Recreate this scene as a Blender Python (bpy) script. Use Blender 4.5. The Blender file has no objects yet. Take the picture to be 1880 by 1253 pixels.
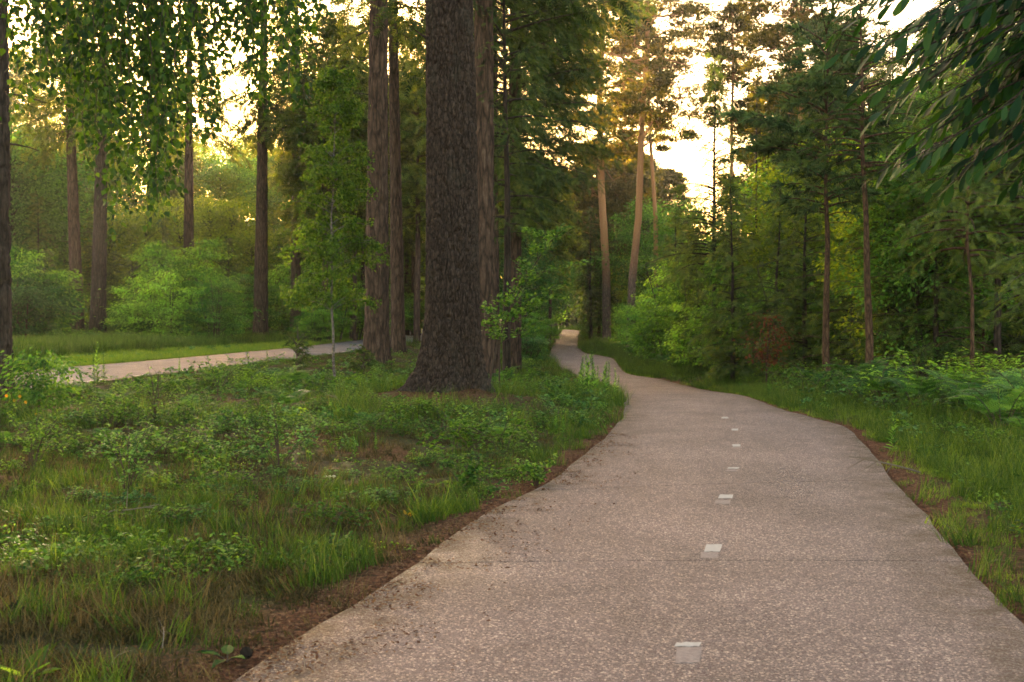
import bpy, math, random
import numpy as np
from mathutils import Vector
# ------------------------------------------------------------------ camera, sky, sun, exposure
scene = bpy.context.scene
F_PX, CX, CY = 2089.0, 940.0, 626.5            # lens in pixels of the 1880 wide photograph
CAM_H, PITCH = 1.5, math.atan((626.5 - 590.0) / 2089.0)
cam_d = bpy.data.cameras.new('camera'); cam = bpy.data.objects.new('camera', cam_d)
scene.collection.objects.link(cam); scene.camera = cam
cam.location = (0, 0, CAM_H); cam.rotation_euler = (math.pi / 2 - PITCH, 0, 0)
cam_d.sensor_width = 36.0; cam_d.lens = 36.0 * F_PX / 1880.0
cam_d.clip_start = 0.1; cam_d.clip_end = 5000
cam_d.dof.use_dof = True; cam_d.dof.focus_distance = 21.0; cam_d.dof.aperture_fstop = 6.3
SUN_EL, SUN_AZ = math.radians(10.3), math.radians(-12.3)   # azimuth from the view axis, minus = left
world = bpy.data.worlds.new("World"); scene.world = world; world.use_nodes = True
wn = world.node_tree; wn.nodes.clear()
sky = wn.nodes.new('ShaderNodeTexSky'); sky.sky_type = 'NISHITA'; sky.sun_disc = False
sky.sun_elevation = SUN_EL; sky.sun_rotation = SUN_AZ
sky.air_density = 1.0; sky.dust_density = 3.0; sky.ozone_density = 0.6; sky.altitude = 50
hs = wn.nodes.new('ShaderNodeHueSaturation'); hs.inputs['Saturation'].default_value = 1.12
tint = wn.nodes.new('ShaderNodeMix'); tint.data_type = 'RGBA'; tint.blend_type = 'MULTIPLY'
tint.inputs[0].default_value = 1.0; tint.inputs[7].default_value = (1.0, 0.79, 0.58, 1)
bg = wn.nodes.new('ShaderNodeBackground'); bg.inputs['Strength'].default_value = 0.15
wo = wn.nodes.new('ShaderNodeOutputWorld')
wn.links.new(sky.outputs[0], hs.inputs['Color']); wn.links.new(hs.outputs[0], tint.inputs[6])
wn.links.new(tint.outputs[2], bg.inputs['Color']); wn.links.new(bg.outputs[0], wo.inputs['Surface'])
sun_d = bpy.data.lights.new('sun', 'SUN'); sun_d.energy = 4.0; sun_d.angle = math.radians(0.6)
sun_d.color = (1.0, 0.72, 0.42)
sun = bpy.data.objects.new('sun', sun_d); scene.collection.objects.link(sun)
to_sun = Vector((math.sin(SUN_AZ) * math.cos(SUN_EL), math.cos(SUN_AZ) * math.cos(SUN_EL), math.sin(SUN_EL)))
sun.rotation_euler = to_sun.to_track_quat('Z', 'Y').to_euler()
scene.view_settings.view_transform = 'Standard'; scene.view_settings.look = 'None'
scene.view_settings.gamma = 1.0; scene.view_settings.use_curve_mapping = False
scene.view_settings.exposure = 2.85
cy = scene.cycles
cy.max_bounces = 6; cy.diffuse_bounces = 3; cy.glossy_bounces = 2; cy.transmission_bounces = 4
cy.transparent_max_bounces = 6; cy.volume_bounces = 1; cy.sample_clamp_indirect = 6.0
cy.use_denoising = True; cy.caustics_reflective = False; cy.caustics_refractive = False
try: cy.denoising_prefilter = 'FAST'
except Exception: pass

HAZE = 0.0002
RS = lambda k: np.random.RandomState(abs(int(k)))
COL = scene.collection

# ------------------------------------------------------------------ small numpy toolbox
def _hash(i, j, k, s):
    n = (i * 374761393 + j * 668265263 + k * 2147483647 + s * 1274126177) & 0xFFFFFFFF
    n = ((n ^ (n >> 13)) * 1274126177) & 0xFFFFFFFF
    n = ((n ^ (n >> 15)) * 2246822519) & 0xFFFFFFFF
    return ((n ^ (n >> 16)) & 0xFFFF) / 65535.0
def noise3(x, y, z=0.0, s=0):
    x, y, z = np.broadcast_arrays(np.asarray(x, float), np.asarray(y, float), np.asarray(z, float))
    i, j, k = (np.floor(a).astype(np.int64) for a in (x, y, z))
    f, g, h = x - i, y - j, z - k
    f, g, h = (a * a * (3 - 2 * a) for a in (f, g, h))
    r = 0
    for a in (0, 1):
        for b in (0, 1):
            for c in (0, 1):
                r = r + _hash(i + a, j + b, k + c, s) * np.where(a, f, 1 - f) * np.where(b, g, 1 - g) * np.where(c, h, 1 - h)
    return r
def fbm(x, y, z=0.0, s=0, o=3):
    r, a, t = 0, 1.0, 0
    for q in range(o):
        r = r + a * noise3(np.asarray(x) * 2 ** q, np.asarray(y) * 2 ** q, np.asarray(z) * 2 ** q, s + q * 7); t += a; a *= .5
    return r / t
def sstep(a, b, x):
    t = np.clip((np.asarray(x, float) - a) / (b - a), 0, 1); return t * t * (3 - 2 * t)
def unit(v):
    return v / np.maximum(np.linalg.norm(v, axis=-1, keepdims=True), 1e-9)

class Geo:
    """collects triangles; build() links them as one mesh object"""
    def __init__(s): s.V, s.F, s.T, s.M, s.S, s.n = [], [], [], [], [], 0
    def add(s, V, F, T=0.5, m=0, smooth=False):
        V = np.asarray(V, np.float32).reshape(-1, 3); F = np.asarray(F, np.int32).reshape(-1, 3)
        s.V.append(V); s.F.append(F + s.n); s.n += len(V)
        s.T.append(np.broadcast_to(np.asarray(T, np.float32), (len(V),)))
        s.M.append(np.full(len(F), m, np.int32)); s.S.append(np.full(len(F), smooth, bool))
    def mesh(s, name, mats):
        me = bpy.data.meshes.new(name)
        V = np.concatenate(s.V); F = np.concatenate(s.F)
        me.vertices.add(len(V)); me.vertices.foreach_set('co', V.ravel())
        me.loops.add(len(F) * 3); me.loops.foreach_set('vertex_index', F.ravel())
        me.polygons.add(len(F)); me.polygons.foreach_set('loop_start', np.arange(0, len(F) * 3, 3, dtype=np.int32))
        me.polygons.foreach_set('material_index', np.concatenate(s.M))
        me.update(calc_edges=True)
        me.polygons.foreach_set('use_smooth', np.concatenate(s.S))
        at = me.attributes.new('tint', 'FLOAT', 'POINT'); at.data.foreach_set('value', np.concatenate(s.T))
        for m in (mats if isinstance(mats, (list, tuple)) else [mats]): me.materials.append(m)
        me.update()
        return me
    def build(s, name, mats, parent=None):
        return link(name, s.mesh(name, mats), parent)

def link(name, me, parent=None):
    o = bpy.data.objects.new(name, me); COL.objects.link(o)
    if parent: o.parent = parent
    return o
def tag(o, label=None, cat=None, group=None, kind=None):
    if label: o['label'] = label
    if cat: o['category'] = cat
    if group: o['group'] = group
    if kind: o['kind'] = kind
    return o
def empty(name, loc=(0, 0, 0), rz=0.0, label=None, cat=None, group=None):
    o = bpy.data.objects.new(name, None); COL.objects.link(o)
    o.location = loc; o.rotation_euler = (0, 0, rz); o.empty_display_size = .3
    return tag(o, label, cat, group)
KIDS = {}
def kids(o):
    return [c for c in o.children]
def copy_tree(o, loc, rz=0.0, sc=1.0, label=None, group=None, tilt=(0, 0)):
    c = o.copy(); COL.objects.link(c); c.location = loc; c.rotation_euler = (tilt[0], tilt[1], rz)
    c.scale = (sc, sc, sc) if np.isscalar(sc) else sc
    if label: c['label'] = label
    if group: c['group'] = group
    elif 'group' in c and not group: del c['group']
    for ch in PROTO_KIDS[o.name]:
        d = ch.copy(); COL.objects.link(d); d.parent = c
    return c
PROTO_KIDS = {}
USED = set()
def put(proto, loc, rz=0.0, sc=1.0, label=None, group=None, tilt=(0, 0)):
    """first use moves the prototype itself, later uses copy it with its parts"""
    if proto.name in USED: return copy_tree(proto, loc, rz, sc, label, group, tilt)
    USED.add(proto.name); PROTO_KIDS[proto.name] = kids(proto) or [c for c in bpy.data.objects if c.parent == proto]
    proto.location = loc; proto.rotation_euler = (tilt[0], tilt[1], rz); proto.scale = (sc, sc, sc) if np.isscalar(sc) else sc
    tag(proto, label, None, group)
    return proto

def tube(g, pts, rad, sides=6, T=0.5, m=0):
    pts = np.asarray(pts, float); rad = np.broadcast_to(np.asarray(rad, float), (len(pts),))
    d = unit(np.gradient(pts, axis=0))
    ref = np.array([0.0, 0, 1]) if abs(d[:, 2]).mean() < .75 else np.array([1.0, 0, 0])
    a = unit(np.cross(d, ref)); b = np.cross(d, a)
    th = np.arange(sides) * 2 * math.pi / sides
    ring = a[:, None] * np.cos(th)[None, :, None] + b[:, None] * np.sin(th)[None, :, None]
    V = (pts[:, None] + ring * rad[:, None, None]).reshape(-1, 3)
    k = len(pts); i = np.arange(k - 1)[:, None] * sides; j = np.arange(sides)[None]; j2 = (j + 1) % sides
    A, B, C, D = i + j, i + j2, i + sides + j2, i + sides + j
    F = np.concatenate([np.stack([A, B, C], -1).reshape(-1, 3), np.stack([A, C, D], -1).reshape(-1, 3)])
    g.add(V, F, T, m, True)
def curve(p0, p1, p2, k=5):
    t = np.linspace(0, 1, k)[:, None]
    return (1 - t) ** 2 * np.asarray(p0) + 2 * t * (1 - t) * np.asarray(p1) + t * t * np.asarray(p2)

# leaf templates: (verts in length, width, lift), triangles
T_DIA = (np.array([[0, 0, 0], [.42, .5, .06], [1, 0, -.05], [.42, -.5, .06]]), np.array([[0, 2, 1], [0, 3, 2]]))
T_LEAF = (np.array([[0, 0, 0], [.12, .34, .03], [.38, .5, .07], [.72, .26, .03], [1, 0, -.08], [.72, -.26, .03], [.38, -.5, .07], [.12, -.34, .03], [.4, 0, 0]]),
          np.array([[0, 8, 1], [1, 8, 2], [2, 8, 3], [3, 8, 4], [4, 8, 5], [5, 8, 6], [6, 8, 7], [7, 8, 0]]))
T_BIRCH = (np.array([[0, 0, 0], [.18, .46, .05], [.42, .42, .05], [1, 0, -.1], [.42, -.42, .05], [.18, -.46, .05]]),
           np.array([[0, 3, 2], [0, 2, 1], [0, 4, 3], [0, 5, 4]]))
def _spray(n=6, w=.5, tw=.07, down=.0):
    V, Fc = [], []
    V += [[0, -.015, 0], [1, 0, 0], [0, .015, 0]]; Fc.append([0, 1, 2])
    for i in range(n):
        x = .04 + .86 * i / n; l = w * (1 - .55 * (i / n))
        for s in (-1, 1):
            b = len(V)
            V += [[x, 0, 0], [x + tw, 0, 0], [x + l * .62, s * l, -down * l]]
            Fc.append([b, b + 1, b + 2] if s > 0 else [b + 1, b, b + 2])
    return np.array(V, float), np.array(Fc)
T_SPRAY = _spray(6, .42, .085, .15)
T_SPRAY_S = _spray(4, .5, .13, .15)
def _tuft(n=8, sp=.55, w=.05):
    V, Fc = [], []
    for i in range(n):
        a = i * 2.399; e = sp * (.35 + .65 * ((i * .618) % 1))
        d = np.array([math.cos(e), math.sin(e) * math.cos(a), math.sin(e) * math.sin(a)])
        s = np.array([0, -math.sin(a), math.cos(a)]) * w
        b = len(V); V += [list(-s), list(s), list(d)]; Fc.append([b, b + 1, b + 2])
    return np.array(V), np.array(Fc)
T_TUFT = _tuft(9, 1.1, .05)
T_TUFT_S = _tuft(6, 1.1, .09)
def leaves(g, P, D, N, L, W, tmpl=T_DIA, rng=None, m=0, T=None):
    P = np.asarray(P, float); n = len(P)
    if n == 0: return
    D = unit(np.asarray(D, float)); S = unit(np.cross(np.asarray(N, float), D)); N = np.cross(D, S)
    tv, tf = tmpl
    L = np.broadcast_to(np.asarray(L, float), (n,)); W = np.broadcast_to(np.asarray(W, float), (n,))
    V = P[:, None] + tv[None, :, 0:1] * D[:, None] * L[:, None, None] + tv[None, :, 1:2] * S[:, None] * W[:, None, None] + tv[None, :, 2:3] * N[:, None] * L[:, None, None]
    Fc = tf[None] + (np.arange(n) * len(tv))[:, None, None]
    if T is None: T = (rng or RS(1)).rand(n)
    g.add(V.reshape(-1, 3), Fc.reshape(-1, 3), np.repeat(T, len(tv)), m, False)

# ------------------------------------------------------------------ materials
def nodes(m):
    m.use_nodes = True; nt = m.node_tree; nt.nodes.clear(); return nt, nt.nodes.new, nt.links.new
def mix(nt, a, b, fac, mode='MIX'):
    x = nt.nodes.new('ShaderNodeMix'); x.data_type = 'RGBA'; x.blend_type = mode
    for v, i in ((fac, 0), (a, 6), (b, 7)):
        if hasattr(v, 'links') or hasattr(v, 'is_linked'): nt.links.new(v, x.inputs[i])
        elif i == 0: x.inputs[0].default_value = v
        else: x.inputs[i].default_value = (*v, 1)
    return x.outputs[2]
def ramp(nt, src, stops):
    r = nt.nodes.new('ShaderNodeValToRGB'); nt.links.new(src, r.inputs[0])
    e = r.color_ramp.elements
    while len(e) < len(stops): e.new(.5)
    for q, (p, c) in zip(e, stops): q.position = p; q.color = (*c, 1) if not np.isscalar(c) else (c, c, c, 1)
    return r.outputs[0]
def noisetex(nt, vec, scale, detail=4, rough=.55, dist=0):
    n = nt.nodes.new('ShaderNodeTexNoise'); n.inputs['Scale'].default_value = scale
    n.inputs['Detail'].default_value = detail; n.inputs['Roughness'].default_value = rough; n.inputs['Distortion'].default_value = dist
    if vec is not None: nt.links.new(vec, n.inputs['Vector'])
    return n.outputs['Fac']
def coords(nt, scale=(1, 1, 1), kind='Object'):
    t = nt.nodes.new('ShaderNodeTexCoord'); mp = nt.nodes.new('ShaderNodeMapping')
    mp.inputs['Scale'].default_value = scale; nt.links.new(t.outputs[kind], mp.inputs['Vector']); return mp.outputs[0]
def bump(nt, h, strength, dist):
    b = nt.nodes.new('ShaderNodeBump'); b.inputs['Strength'].default_value = strength; b.inputs['Distance'].default_value = dist
    nt.links.new(h, b.inputs['Height']); return b.outputs[0]
def leaf_mat(name, c0, c1, c2, tr=0.45, tcol=None, rough=.6, spec=.14, objvar=.35):
    """leaf colour runs c0-c1-c2 over the random tint of each leaf; part of the light passes through"""
    m = bpy.data.materials.new(name); nt, N, Lk = nodes(m)
    at = N('ShaderNodeAttribute'); at.attribute_name = 'tint'
    col = ramp(nt, at.outputs['Fac'], [(0, c0), (.5, c1), (1, c2)])
    oi = N('ShaderNodeObjectInfo')
    v = N('ShaderNodeMapRange'); Lk(oi.outputs['Random'], v.inputs[0]); v.inputs[3].default_value = 1 - objvar; v.inputs[4].default_value = 1 + objvar
    hsv = N('ShaderNodeHueSaturation'); Lk(v.outputs[0], hsv.inputs['Value']); Lk(col, hsv.inputs['Color'])
    h2 = N('ShaderNodeMapRange'); Lk(oi.outputs['Random'], h2.inputs[0]); h2.inputs[3].default_value = .515; h2.inputs[4].default_value = .485
    Lk(h2.outputs[0], hsv.inputs['Hue'])
    col = hsv.outputs[0]
    p = N('ShaderNodeBsdfPrincipled'); Lk(col, p.inputs['Base Color']); p.inputs['Roughness'].default_value = rough
    p.inputs['Specular IOR Level'].default_value = spec
    t = N('ShaderNodeBsdfTranslucent')
    tc = mix(nt, col, tcol or (1.9, 1.75, .7), 1.0, 'MULTIPLY'); Lk(tc, t.inputs['Color'])
    ms = N('ShaderNodeMixShader'); ms.inputs[0].default_value = tr
    Lk(p.outputs[0], ms.inputs[1]); Lk(t.outputs[0], ms.inputs[2])
    o = N('ShaderNodeOutputMaterial'); Lk(ms.outputs[0], o.inputs['Surface']); return m
def bark_mat(name, dark, mid, light, sx=9, sz=1.8, moss=None, bstr=1.0, bd=.03, bands=None):
    m = bpy.data.materials.new(name); nt, N, Lk = nodes(m)
    c = coords(nt, (sx, sx, sz)); n1 = noisetex(nt, c, 1.6, 7, .62, .6)
    c2 = coords(nt, (sx * 4, sx * 4, sz * 5)); n2 = noisetex(nt, c2, 1.3, 4, .6)
    vo = N('ShaderNodeTexVoronoi'); vo.feature = 'DISTANCE_TO_EDGE'; vo.inputs['Scale'].default_value = 1.25
    wv = mix(nt, c, (0, 0, 0), 0.0); nz = N('ShaderNodeTexNoise'); nz.inputs['Scale'].default_value = 1.4; Lk(c, nz.inputs['Vector'])
    wv = mix(nt, c, nz.outputs['Color'], .35); Lk(wv, vo.inputs['Vector'])
    col = ramp(nt, n1, [(.3, dark), (.52, mid), (.75, light)])
    ed = ramp(nt, vo.outputs['Distance'], [(0, .25), (.12, .8), (.35, 1.0)])
    col = mix(nt, col, ed, .85, 'MULTIPLY')
    col = mix(nt, col, ramp(nt, n2, [(.3, .6), (.7, 1.25)]), .8, 'MULTIPLY')
    if moss:
        cm = coords(nt, (1.2, 1.2, .5)); nm = noisetex(nt, cm, 1.6, 5, .65)
        f = ramp(nt, nm, [(.55, 0.0), (.78, .4)]); col = mix(nt, col, moss, f)
    if bands:                                   # orange flaking bark on the upper trunk of a Scots pine
        t = N('ShaderNodeTexCoord'); sp = N('ShaderNodeSeparateXYZ'); Lk(t.outputs['Object'], sp.inputs[0])
        mr = N('ShaderNodeMapRange'); Lk(sp.outputs['Z'], mr.inputs[0]); mr.inputs[1].default_value = bands[0]; mr.inputs[2].default_value = bands[1]
        oc = mix(nt, bands[2], ramp(nt, n2, [(.3, .65), (.7, 1.3)]), .8, 'MULTIPLY'); col = mix(nt, col, oc, mr.outputs[0])
    p = N('ShaderNodeBsdfPrincipled'); Lk(col, p.inputs['Base Color']); p.inputs['Roughness'].default_value = .88
    p.inputs['Specular IOR Level'].default_value = .2
    hm = mix(nt, ed, ramp(nt, n1, [(0, 0.0), (1, 1.0)]), .5)
    hm = mix(nt, hm, ramp(nt, n2, [(0, 0.0), (1, 1.0)]), .3)
    Lk(bump(nt, hm, bstr, bd), p.inputs['Normal'])
    o = N('ShaderNodeOutputMaterial'); Lk(p.outputs[0], o.inputs['Surface']); return m
def plain_mat(name, col, rough=.8, col2=None, sc=20, bd=0.004):
    m = bpy.data.materials.new(name); nt, N, Lk = nodes(m)
    c = coords(nt); n = noisetex(nt, c, sc, 5, .6)
    cc = ramp(nt, n, [(.3, col), (.7, col2 or tuple(x * 1.4 for x in col))])
    p = N('ShaderNodeBsdfPrincipled'); Lk(cc, p.inputs['Base Color']); p.inputs['Roughness'].default_value = rough
    Lk(bump(nt, n, .6, bd), p.inputs['Normal'])
    o = N('ShaderNodeOutputMaterial'); Lk(p.outputs[0], o.inputs['Surface']); return m

M_BARK_BIG = bark_mat('douglas_bark', (.028, .018, .015), (.07, .046, .037), (.15, .11, .09), 17, 7, moss=(.075, .075, .058), bd=.03)
M_BARK_FIR = bark_mat('fir_bark', (.045, .028, .021), (.125, .076, .057), (.21, .138, .105), 7, 1.3, bd=.025)
M_BARK_DARK = bark_mat('dark_bark', (.03, .022, .018), (.07, .05, .04), (.13, .10, .085), 9, 2.0, bd=.02)
M_BARK_PINE = bark_mat('pine_bark', (.08, .055, .048), (.23, .155, .13), (.38, .28, .24), 9, 3.0, bands=(5.5, 10.5, (.55, .27, .13)), bd=.02)
M_BARK_RED = bark_mat('young_pine_bark', (.06, .035, .022), (.14, .08, .05), (.26, .15, .09), 12, 4, moss=(.07, .085, .03), bd=.012)
M_BARK_BIRCH = bark_mat('birch_bark', (.08, .065, .055), (.24, .205, .18), (.40, .36, .32), 5, 14, bd=.006)
M_TWIG = plain_mat('twig', (.055, .035, .024), .85)
M_TWIG_DRY = plain_mat('dry_twig', (.15, .115, .09), .9)
L_DOUG = leaf_mat('douglas_needles', (.018, .036, .014), (.056, .10, .034), (.14, .20, .06), .38, (1.7, 1.5, .5))
L_GOLD = leaf_mat('backlit_tone_fir_needles', (0.027, 0.050, 0.013), (0.091, 0.149, 0.033), (0.225, 0.292, 0.068), .5, (2.0, 1.5, .45))  # golden backlight is put into this needle colour, brighter than the douglas needles
L_SPRUCE = leaf_mat('spruce_needles', (.026, .054, .018), (.076, .125, .036), (.155, .215, .06), .4, (1.8, 1.6, .5))
L_PINE = leaf_mat('pine_needles', (.03, .048, .015), (.085, .11, .03), (.18, .19, .055), .5, (2.6, 1.7, .4))
L_YPINE = leaf_mat('young_pine_needles', (0.029, 0.052, 0.023), (0.095, 0.158, 0.064), (0.202, 0.302, 0.115), .3, (1.6, 1.5, .7))
L_BROAD = leaf_mat('beech_leaves', (0.027, 0.080, 0.016), (0.095, 0.232, 0.043), (0.235, 0.469, 0.083), .45)
L_LIGHT = leaf_mat('young_oak_leaves', (0.049, 0.100, 0.017), (0.152, 0.288, 0.044), (0.331, 0.558, 0.083), .5)
L_SUN = leaf_mat('sunlit_tone_leaves', (.07, .13, .018), (.17, .26, .035), (.32, .40, .06), .6, (2.2, 1.9, .5))  # sunlight on the hill trees is put into this yellower leaf colour
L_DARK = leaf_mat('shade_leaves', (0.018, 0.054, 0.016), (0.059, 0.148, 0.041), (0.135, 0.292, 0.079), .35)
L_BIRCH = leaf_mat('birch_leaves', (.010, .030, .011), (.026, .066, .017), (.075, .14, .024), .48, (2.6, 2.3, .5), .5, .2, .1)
L_BIRCH2 = leaf_mat('birch_sapling_leaves', (.05, .10, .018), (.13, .22, .035), (.26, .38, .06), .5)
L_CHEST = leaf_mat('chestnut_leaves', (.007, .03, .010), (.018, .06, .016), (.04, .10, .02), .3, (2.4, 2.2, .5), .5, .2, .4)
L_FERN = leaf_mat('bracken', (0.024, 0.066, 0.018), (0.072, 0.176, 0.044), (0.150, 0.315, 0.075), .4)
L_GRASS = leaf_mat('grass_blades', (0.031, 0.067, 0.010), (0.061, 0.121, 0.016), (0.145, 0.212, 0.043), .4, (1.6, 1.6, .6), .55, .2, .3)
L_MOWN = leaf_mat('mown_grass', (.13, .22, .03), (.19, .29, .04), (.26, .35, .06), .45, (1.6, 1.6, .6), .6, .15, .15)
L_DRY = leaf_mat('dry_grass', (.075, .062, .025), (.125, .10, .042), (.20, .155, .075), .3, (1.3, 1.1, .8), .7, .1, .3)
L_COVER = leaf_mat('bramble_leaves', (0.021, 0.060, 0.012), (0.072, 0.171, 0.031), (0.195, 0.345, 0.068), .4)
L_RED = leaf_mat('copper_leaves', (.09, .036, .018), (.14, .052, .025), (.20, .085, .035), .35, (1.4, 1.0, .7))
L_LITTER = leaf_mat('fallen_leaves', (.07, .032, .02), (.14, .062, .034), (.24, .13, .075), .1, (1.2, 1, .8), .7, .15, .2)
L_YELLOW = leaf_mat('yellow_flower', (.6, .30, .02), (.75, .42, .03), (.8, .5, .05), .3, (1.2, 1, .6))
L_WHITE = leaf_mat('pale_flower', (.6, .56, .42), (.7, .66, .52), (.75, .72, .6), .3, (1, 1, .9))

# ------------------------------------------------------------------ terrain and projection
def gz(X, Y):
    X = np.asarray(X, float); Y = np.asarray(Y, float)
    ky = np.array([-1e4, 18, 45, 110, 170, 260, 1e4]); kz = np.array([0, 0, -1.0, -1.0, .2, -2.0, -2.0])
    i = np.clip(np.searchsorted(ky, Y) - 1, 0, len(ky) - 2)
    t = np.clip((Y - ky[i]) / (ky[i + 1] - ky[i]), 0, 1); t = t * t * (3 - 2 * t)
    dip = kz[i] + (kz[i + 1] - kz[i]) * t
    z = dip * sstep(-8, 0, X)
    z = z + 18.5 * sstep(85, 200, Y) * sstep(-11, -34, X)
    z = z + 7 * sstep(205, 330, Y)
    return z
def pix(px, py):
    """ground point seen at a pixel of the photograph"""
    px = np.atleast_1d(np.asarray(px, float)); py = np.atleast_1d(np.asarray(py, float))
    dx = (px - CX) / F_PX; dv = -(py - CY) / F_PX
    dy = math.cos(PITCH) + dv * math.sin(PITCH); dz = -math.sin(PITCH) + dv * math.cos(PITCH)
    out = []
    for a, b, c in zip(dx, dy, dz):
        s = np.geomspace(2, 400, 6000); h = CAM_H + c * s - gz(a * s, b * s)
        k = np.argmax(h <= 0) if (h <= 0).any() else len(s) - 1
        if k > 0: u = h[k - 1] / (h[k - 1] - h[k] + 1e-9); q = s[k - 1] + (s[k] - s[k - 1]) * min(max(u, 0), 1)
        else: q = s[k]
        out.append((a * q, b * q))
    return np.array(out)
def at(px, Y): return (px - CX) / F_PX * Y
def zat(py, Y):     # height seen at row py at distance Y
    return CAM_H + Y * math.tan(math.atan((CY - py) / F_PX) - PITCH)
def catmull(P, k=6):
    P = np.asarray(P, float); Q = np.vstack([2 * P[0] - P[1], P, 2 * P[-1] - P[-2]]); out = []
    for i in range(1, len(Q) - 2):
        t = np.linspace(0, 1, k, endpoint=False)[:, None]
        a, b, c, d = Q[i - 1], Q[i], Q[i + 1], Q[i + 2]
        out.append(.5 * (2 * b + (c - a) * t + (2 * a - 5 * b + 4 * c - d) * t * t + (3 * b - a - 3 * c + d) * t ** 3))
    return np.vstack(out + [Q[-2][None]])

LP = [(430, 1253), (640, 1120), (790, 1018), (860, 968), (920, 930), (1000, 890), (1058, 848), (1100, 815), (1128, 785), (1143, 765), (1147, 745), (1138, 725), (1110, 706), (1062, 694), (1032, 680), (1020, 668), (1014, 660), (1009, 652), (1012, 642), (1018, 630), (1023, 618), (1027, 607.5)]
RP = [(1975, 1253), (1850, 1125), (1750, 1012), (1700, 950), (1655, 905), (1630, 872), (1600, 835), (1572, 803), (1545, 783), (1480, 765), (1400, 740), (1300, 718), (1215, 698), (1150, 686), (1133, 668), (1122, 658), (1095, 652.5), (1075, 649), (1062, 640), (1060, 628), (1062, 616), (1058, 607)]
LW = pix(*zip(*LP)); RW = pix(*zip(*RP))
far = np.array([(LW[-1] + RW[-1]) / 2]); 
LW = np.vstack([[(-3.2, -4)], LW, [(LW[-1][0] - 4, 190), (LW[-1][0] - 14, 214)]])
RW = np.vstack([[(.55, -4)], RW, [(RW[-1][0] - 4, 190), (RW[-1][0] - 14, 214)]])
LE, RE = catmull(LW, 6), catmull(RW, 6)
PC = (LE + RE) / 2; PWD = np.linalg.norm(RE - LE, axis=1) / 2
RFAR = np.array([(-17, -20), (-16.5, 0), (-15.6, 25), (-14.6, 37), (-13.4, 51), (-12.4, 73), (-12.6, 120), (-13.4, 165), (-17, 230), (-26, 300)])
RFe = catmull(RFAR, 8); RNe = RFe + np.array([5.2, 0]); RC = (RFe + RNe) / 2
def dist_poly(X, Y, C):
    X = np.asarray(X, float); Y = np.asarray(Y, float); sh = X.shape; X = X.ravel(); Y = Y.ravel()
    best = np.full(X.shape, 1e9); side = np.zeros(X.shape); idx = np.zeros(X.shape)
    for i in range(len(C) - 1):
        a, b = C[i], C[i + 1]; ab = b - a; l2 = ab @ ab
        t = np.clip(((X - a[0]) * ab[0] + (Y - a[1]) * ab[1]) / l2, 0, 1)
        dx, dy = X - a[0] - t * ab[0], Y - a[1] - t * ab[1]; d = np.hypot(dx, dy)
        u = d < best; best = np.where(u, d, best); idx = np.where(u, i + t, idx)
        side = np.where(u, np.sign(ab[0] * dy - ab[1] * dx), side)
    return best.reshape(sh), side.reshape(sh), idx.reshape(sh)
def path_gap(X, Y):
    """distance outside the path's edge (negative on it), and which side (+1 = left)"""
    dl, sl, _ = dist_poly(X, Y, LE); dr, sr, _ = dist_poly(X, Y, RE)
    inside = (sl < 0) & (sr > 0)
    d = np.minimum(dl, dr)
    return np.where(inside, -d, d), np.where(sl > 0, 1, np.where(sr < 0, -1, 0))
def road_gap(X, Y):
    d, s, _ = dist_poly(X, Y, RC); return d - 2.6, s
TREES_MOUND = [(at(822, 21.6), 21.6, .22, 1.6), (at(-8, 18.4), 18.4, .15, 1.0)]
def ground_z(X, Y, pg=None, rg=None):
    X = np.asarray(X, float); Y = np.asarray(Y, float)
    if pg is None: pg = path_gap(X, Y)[0]
    if rg is None: rg = road_gap(X, Y)[0]
    off = np.minimum(pg, rg)
    m = sstep(0.02, .9, off)
    z = gz(X, Y) - .035 * (1 - sstep(-.02, .06, off)) - .012 * (1 - m)
    z = z + m * ((fbm(X * .55, Y * .55, 0, 3, 3) - .45) * .22 + (fbm(X * 3, Y * 3, 0, 9, 3) - .5) * .09)
    z = z + sstep(.5, 4, off) * (fbm(X * .12, Y * .12, 0, 5, 2) - .35) * .35
    for x, y, h, r in TREES_MOUND:
        z = z + h * np.exp(-((X - x) ** 2 + (Y - y) ** 2) / (r * r))
    return z

# ground sheet: fine near the camera, coarse to the horizon
yy = np.concatenate([np.arange(-6, 3, 1.0), np.arange(3, 14, .09), np.arange(14, 30, .16), np.arange(30, 70, .45), np.arange(70, 240, 2.0), np.geomspace(240, 900, 18)])
ss = np.concatenate([-np.geomspace(1.0, .56, 8)[:-1] * 1.0, np.linspace(-.55, .55, 250), np.geomspace(.56, 1.0, 8)[1:]])
Yg, Sg = np.meshgrid(yy, ss, indexing='ij'); Xg = Sg * (np.maximum(Yg, 0) * 1.0 + 8)
pgap, pside = path_gap(Xg, Yg); rgap, _ = road_gap(Xg, Yg)
Zg = ground_z(Xg, Yg, pgap, rgap)
ny, nx = Yg.shape
ii = (np.arange(ny - 1)[:, None] * nx + np.arange(nx - 1)[None]).ravel()
Fg = np.concatenate([np.stack([ii, ii + 1, ii + nx + 1], -1), np.stack([ii, ii + nx + 1, ii + nx], -1)])
bigx, bigy = TREES_MOUND[0][:2]
needle = np.maximum(1 - sstep(.05, .75, pgap + .3 * (fbm(Xg * 2, Yg * 2, 0, 4) - .5)), np.exp(-((Xg - bigx) ** 2 + (Yg - bigy + .7) ** 2) / 2.4) * 1.0)
needle = np.maximum(needle, sstep(.56, .7, fbm(Xg * .8, Yg * .8, 0, 77)) * .8 * (pgap > 0))
gm = bpy.data.materials.new('forest_floor'); nt, N, Lk = nodes(gm)
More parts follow.
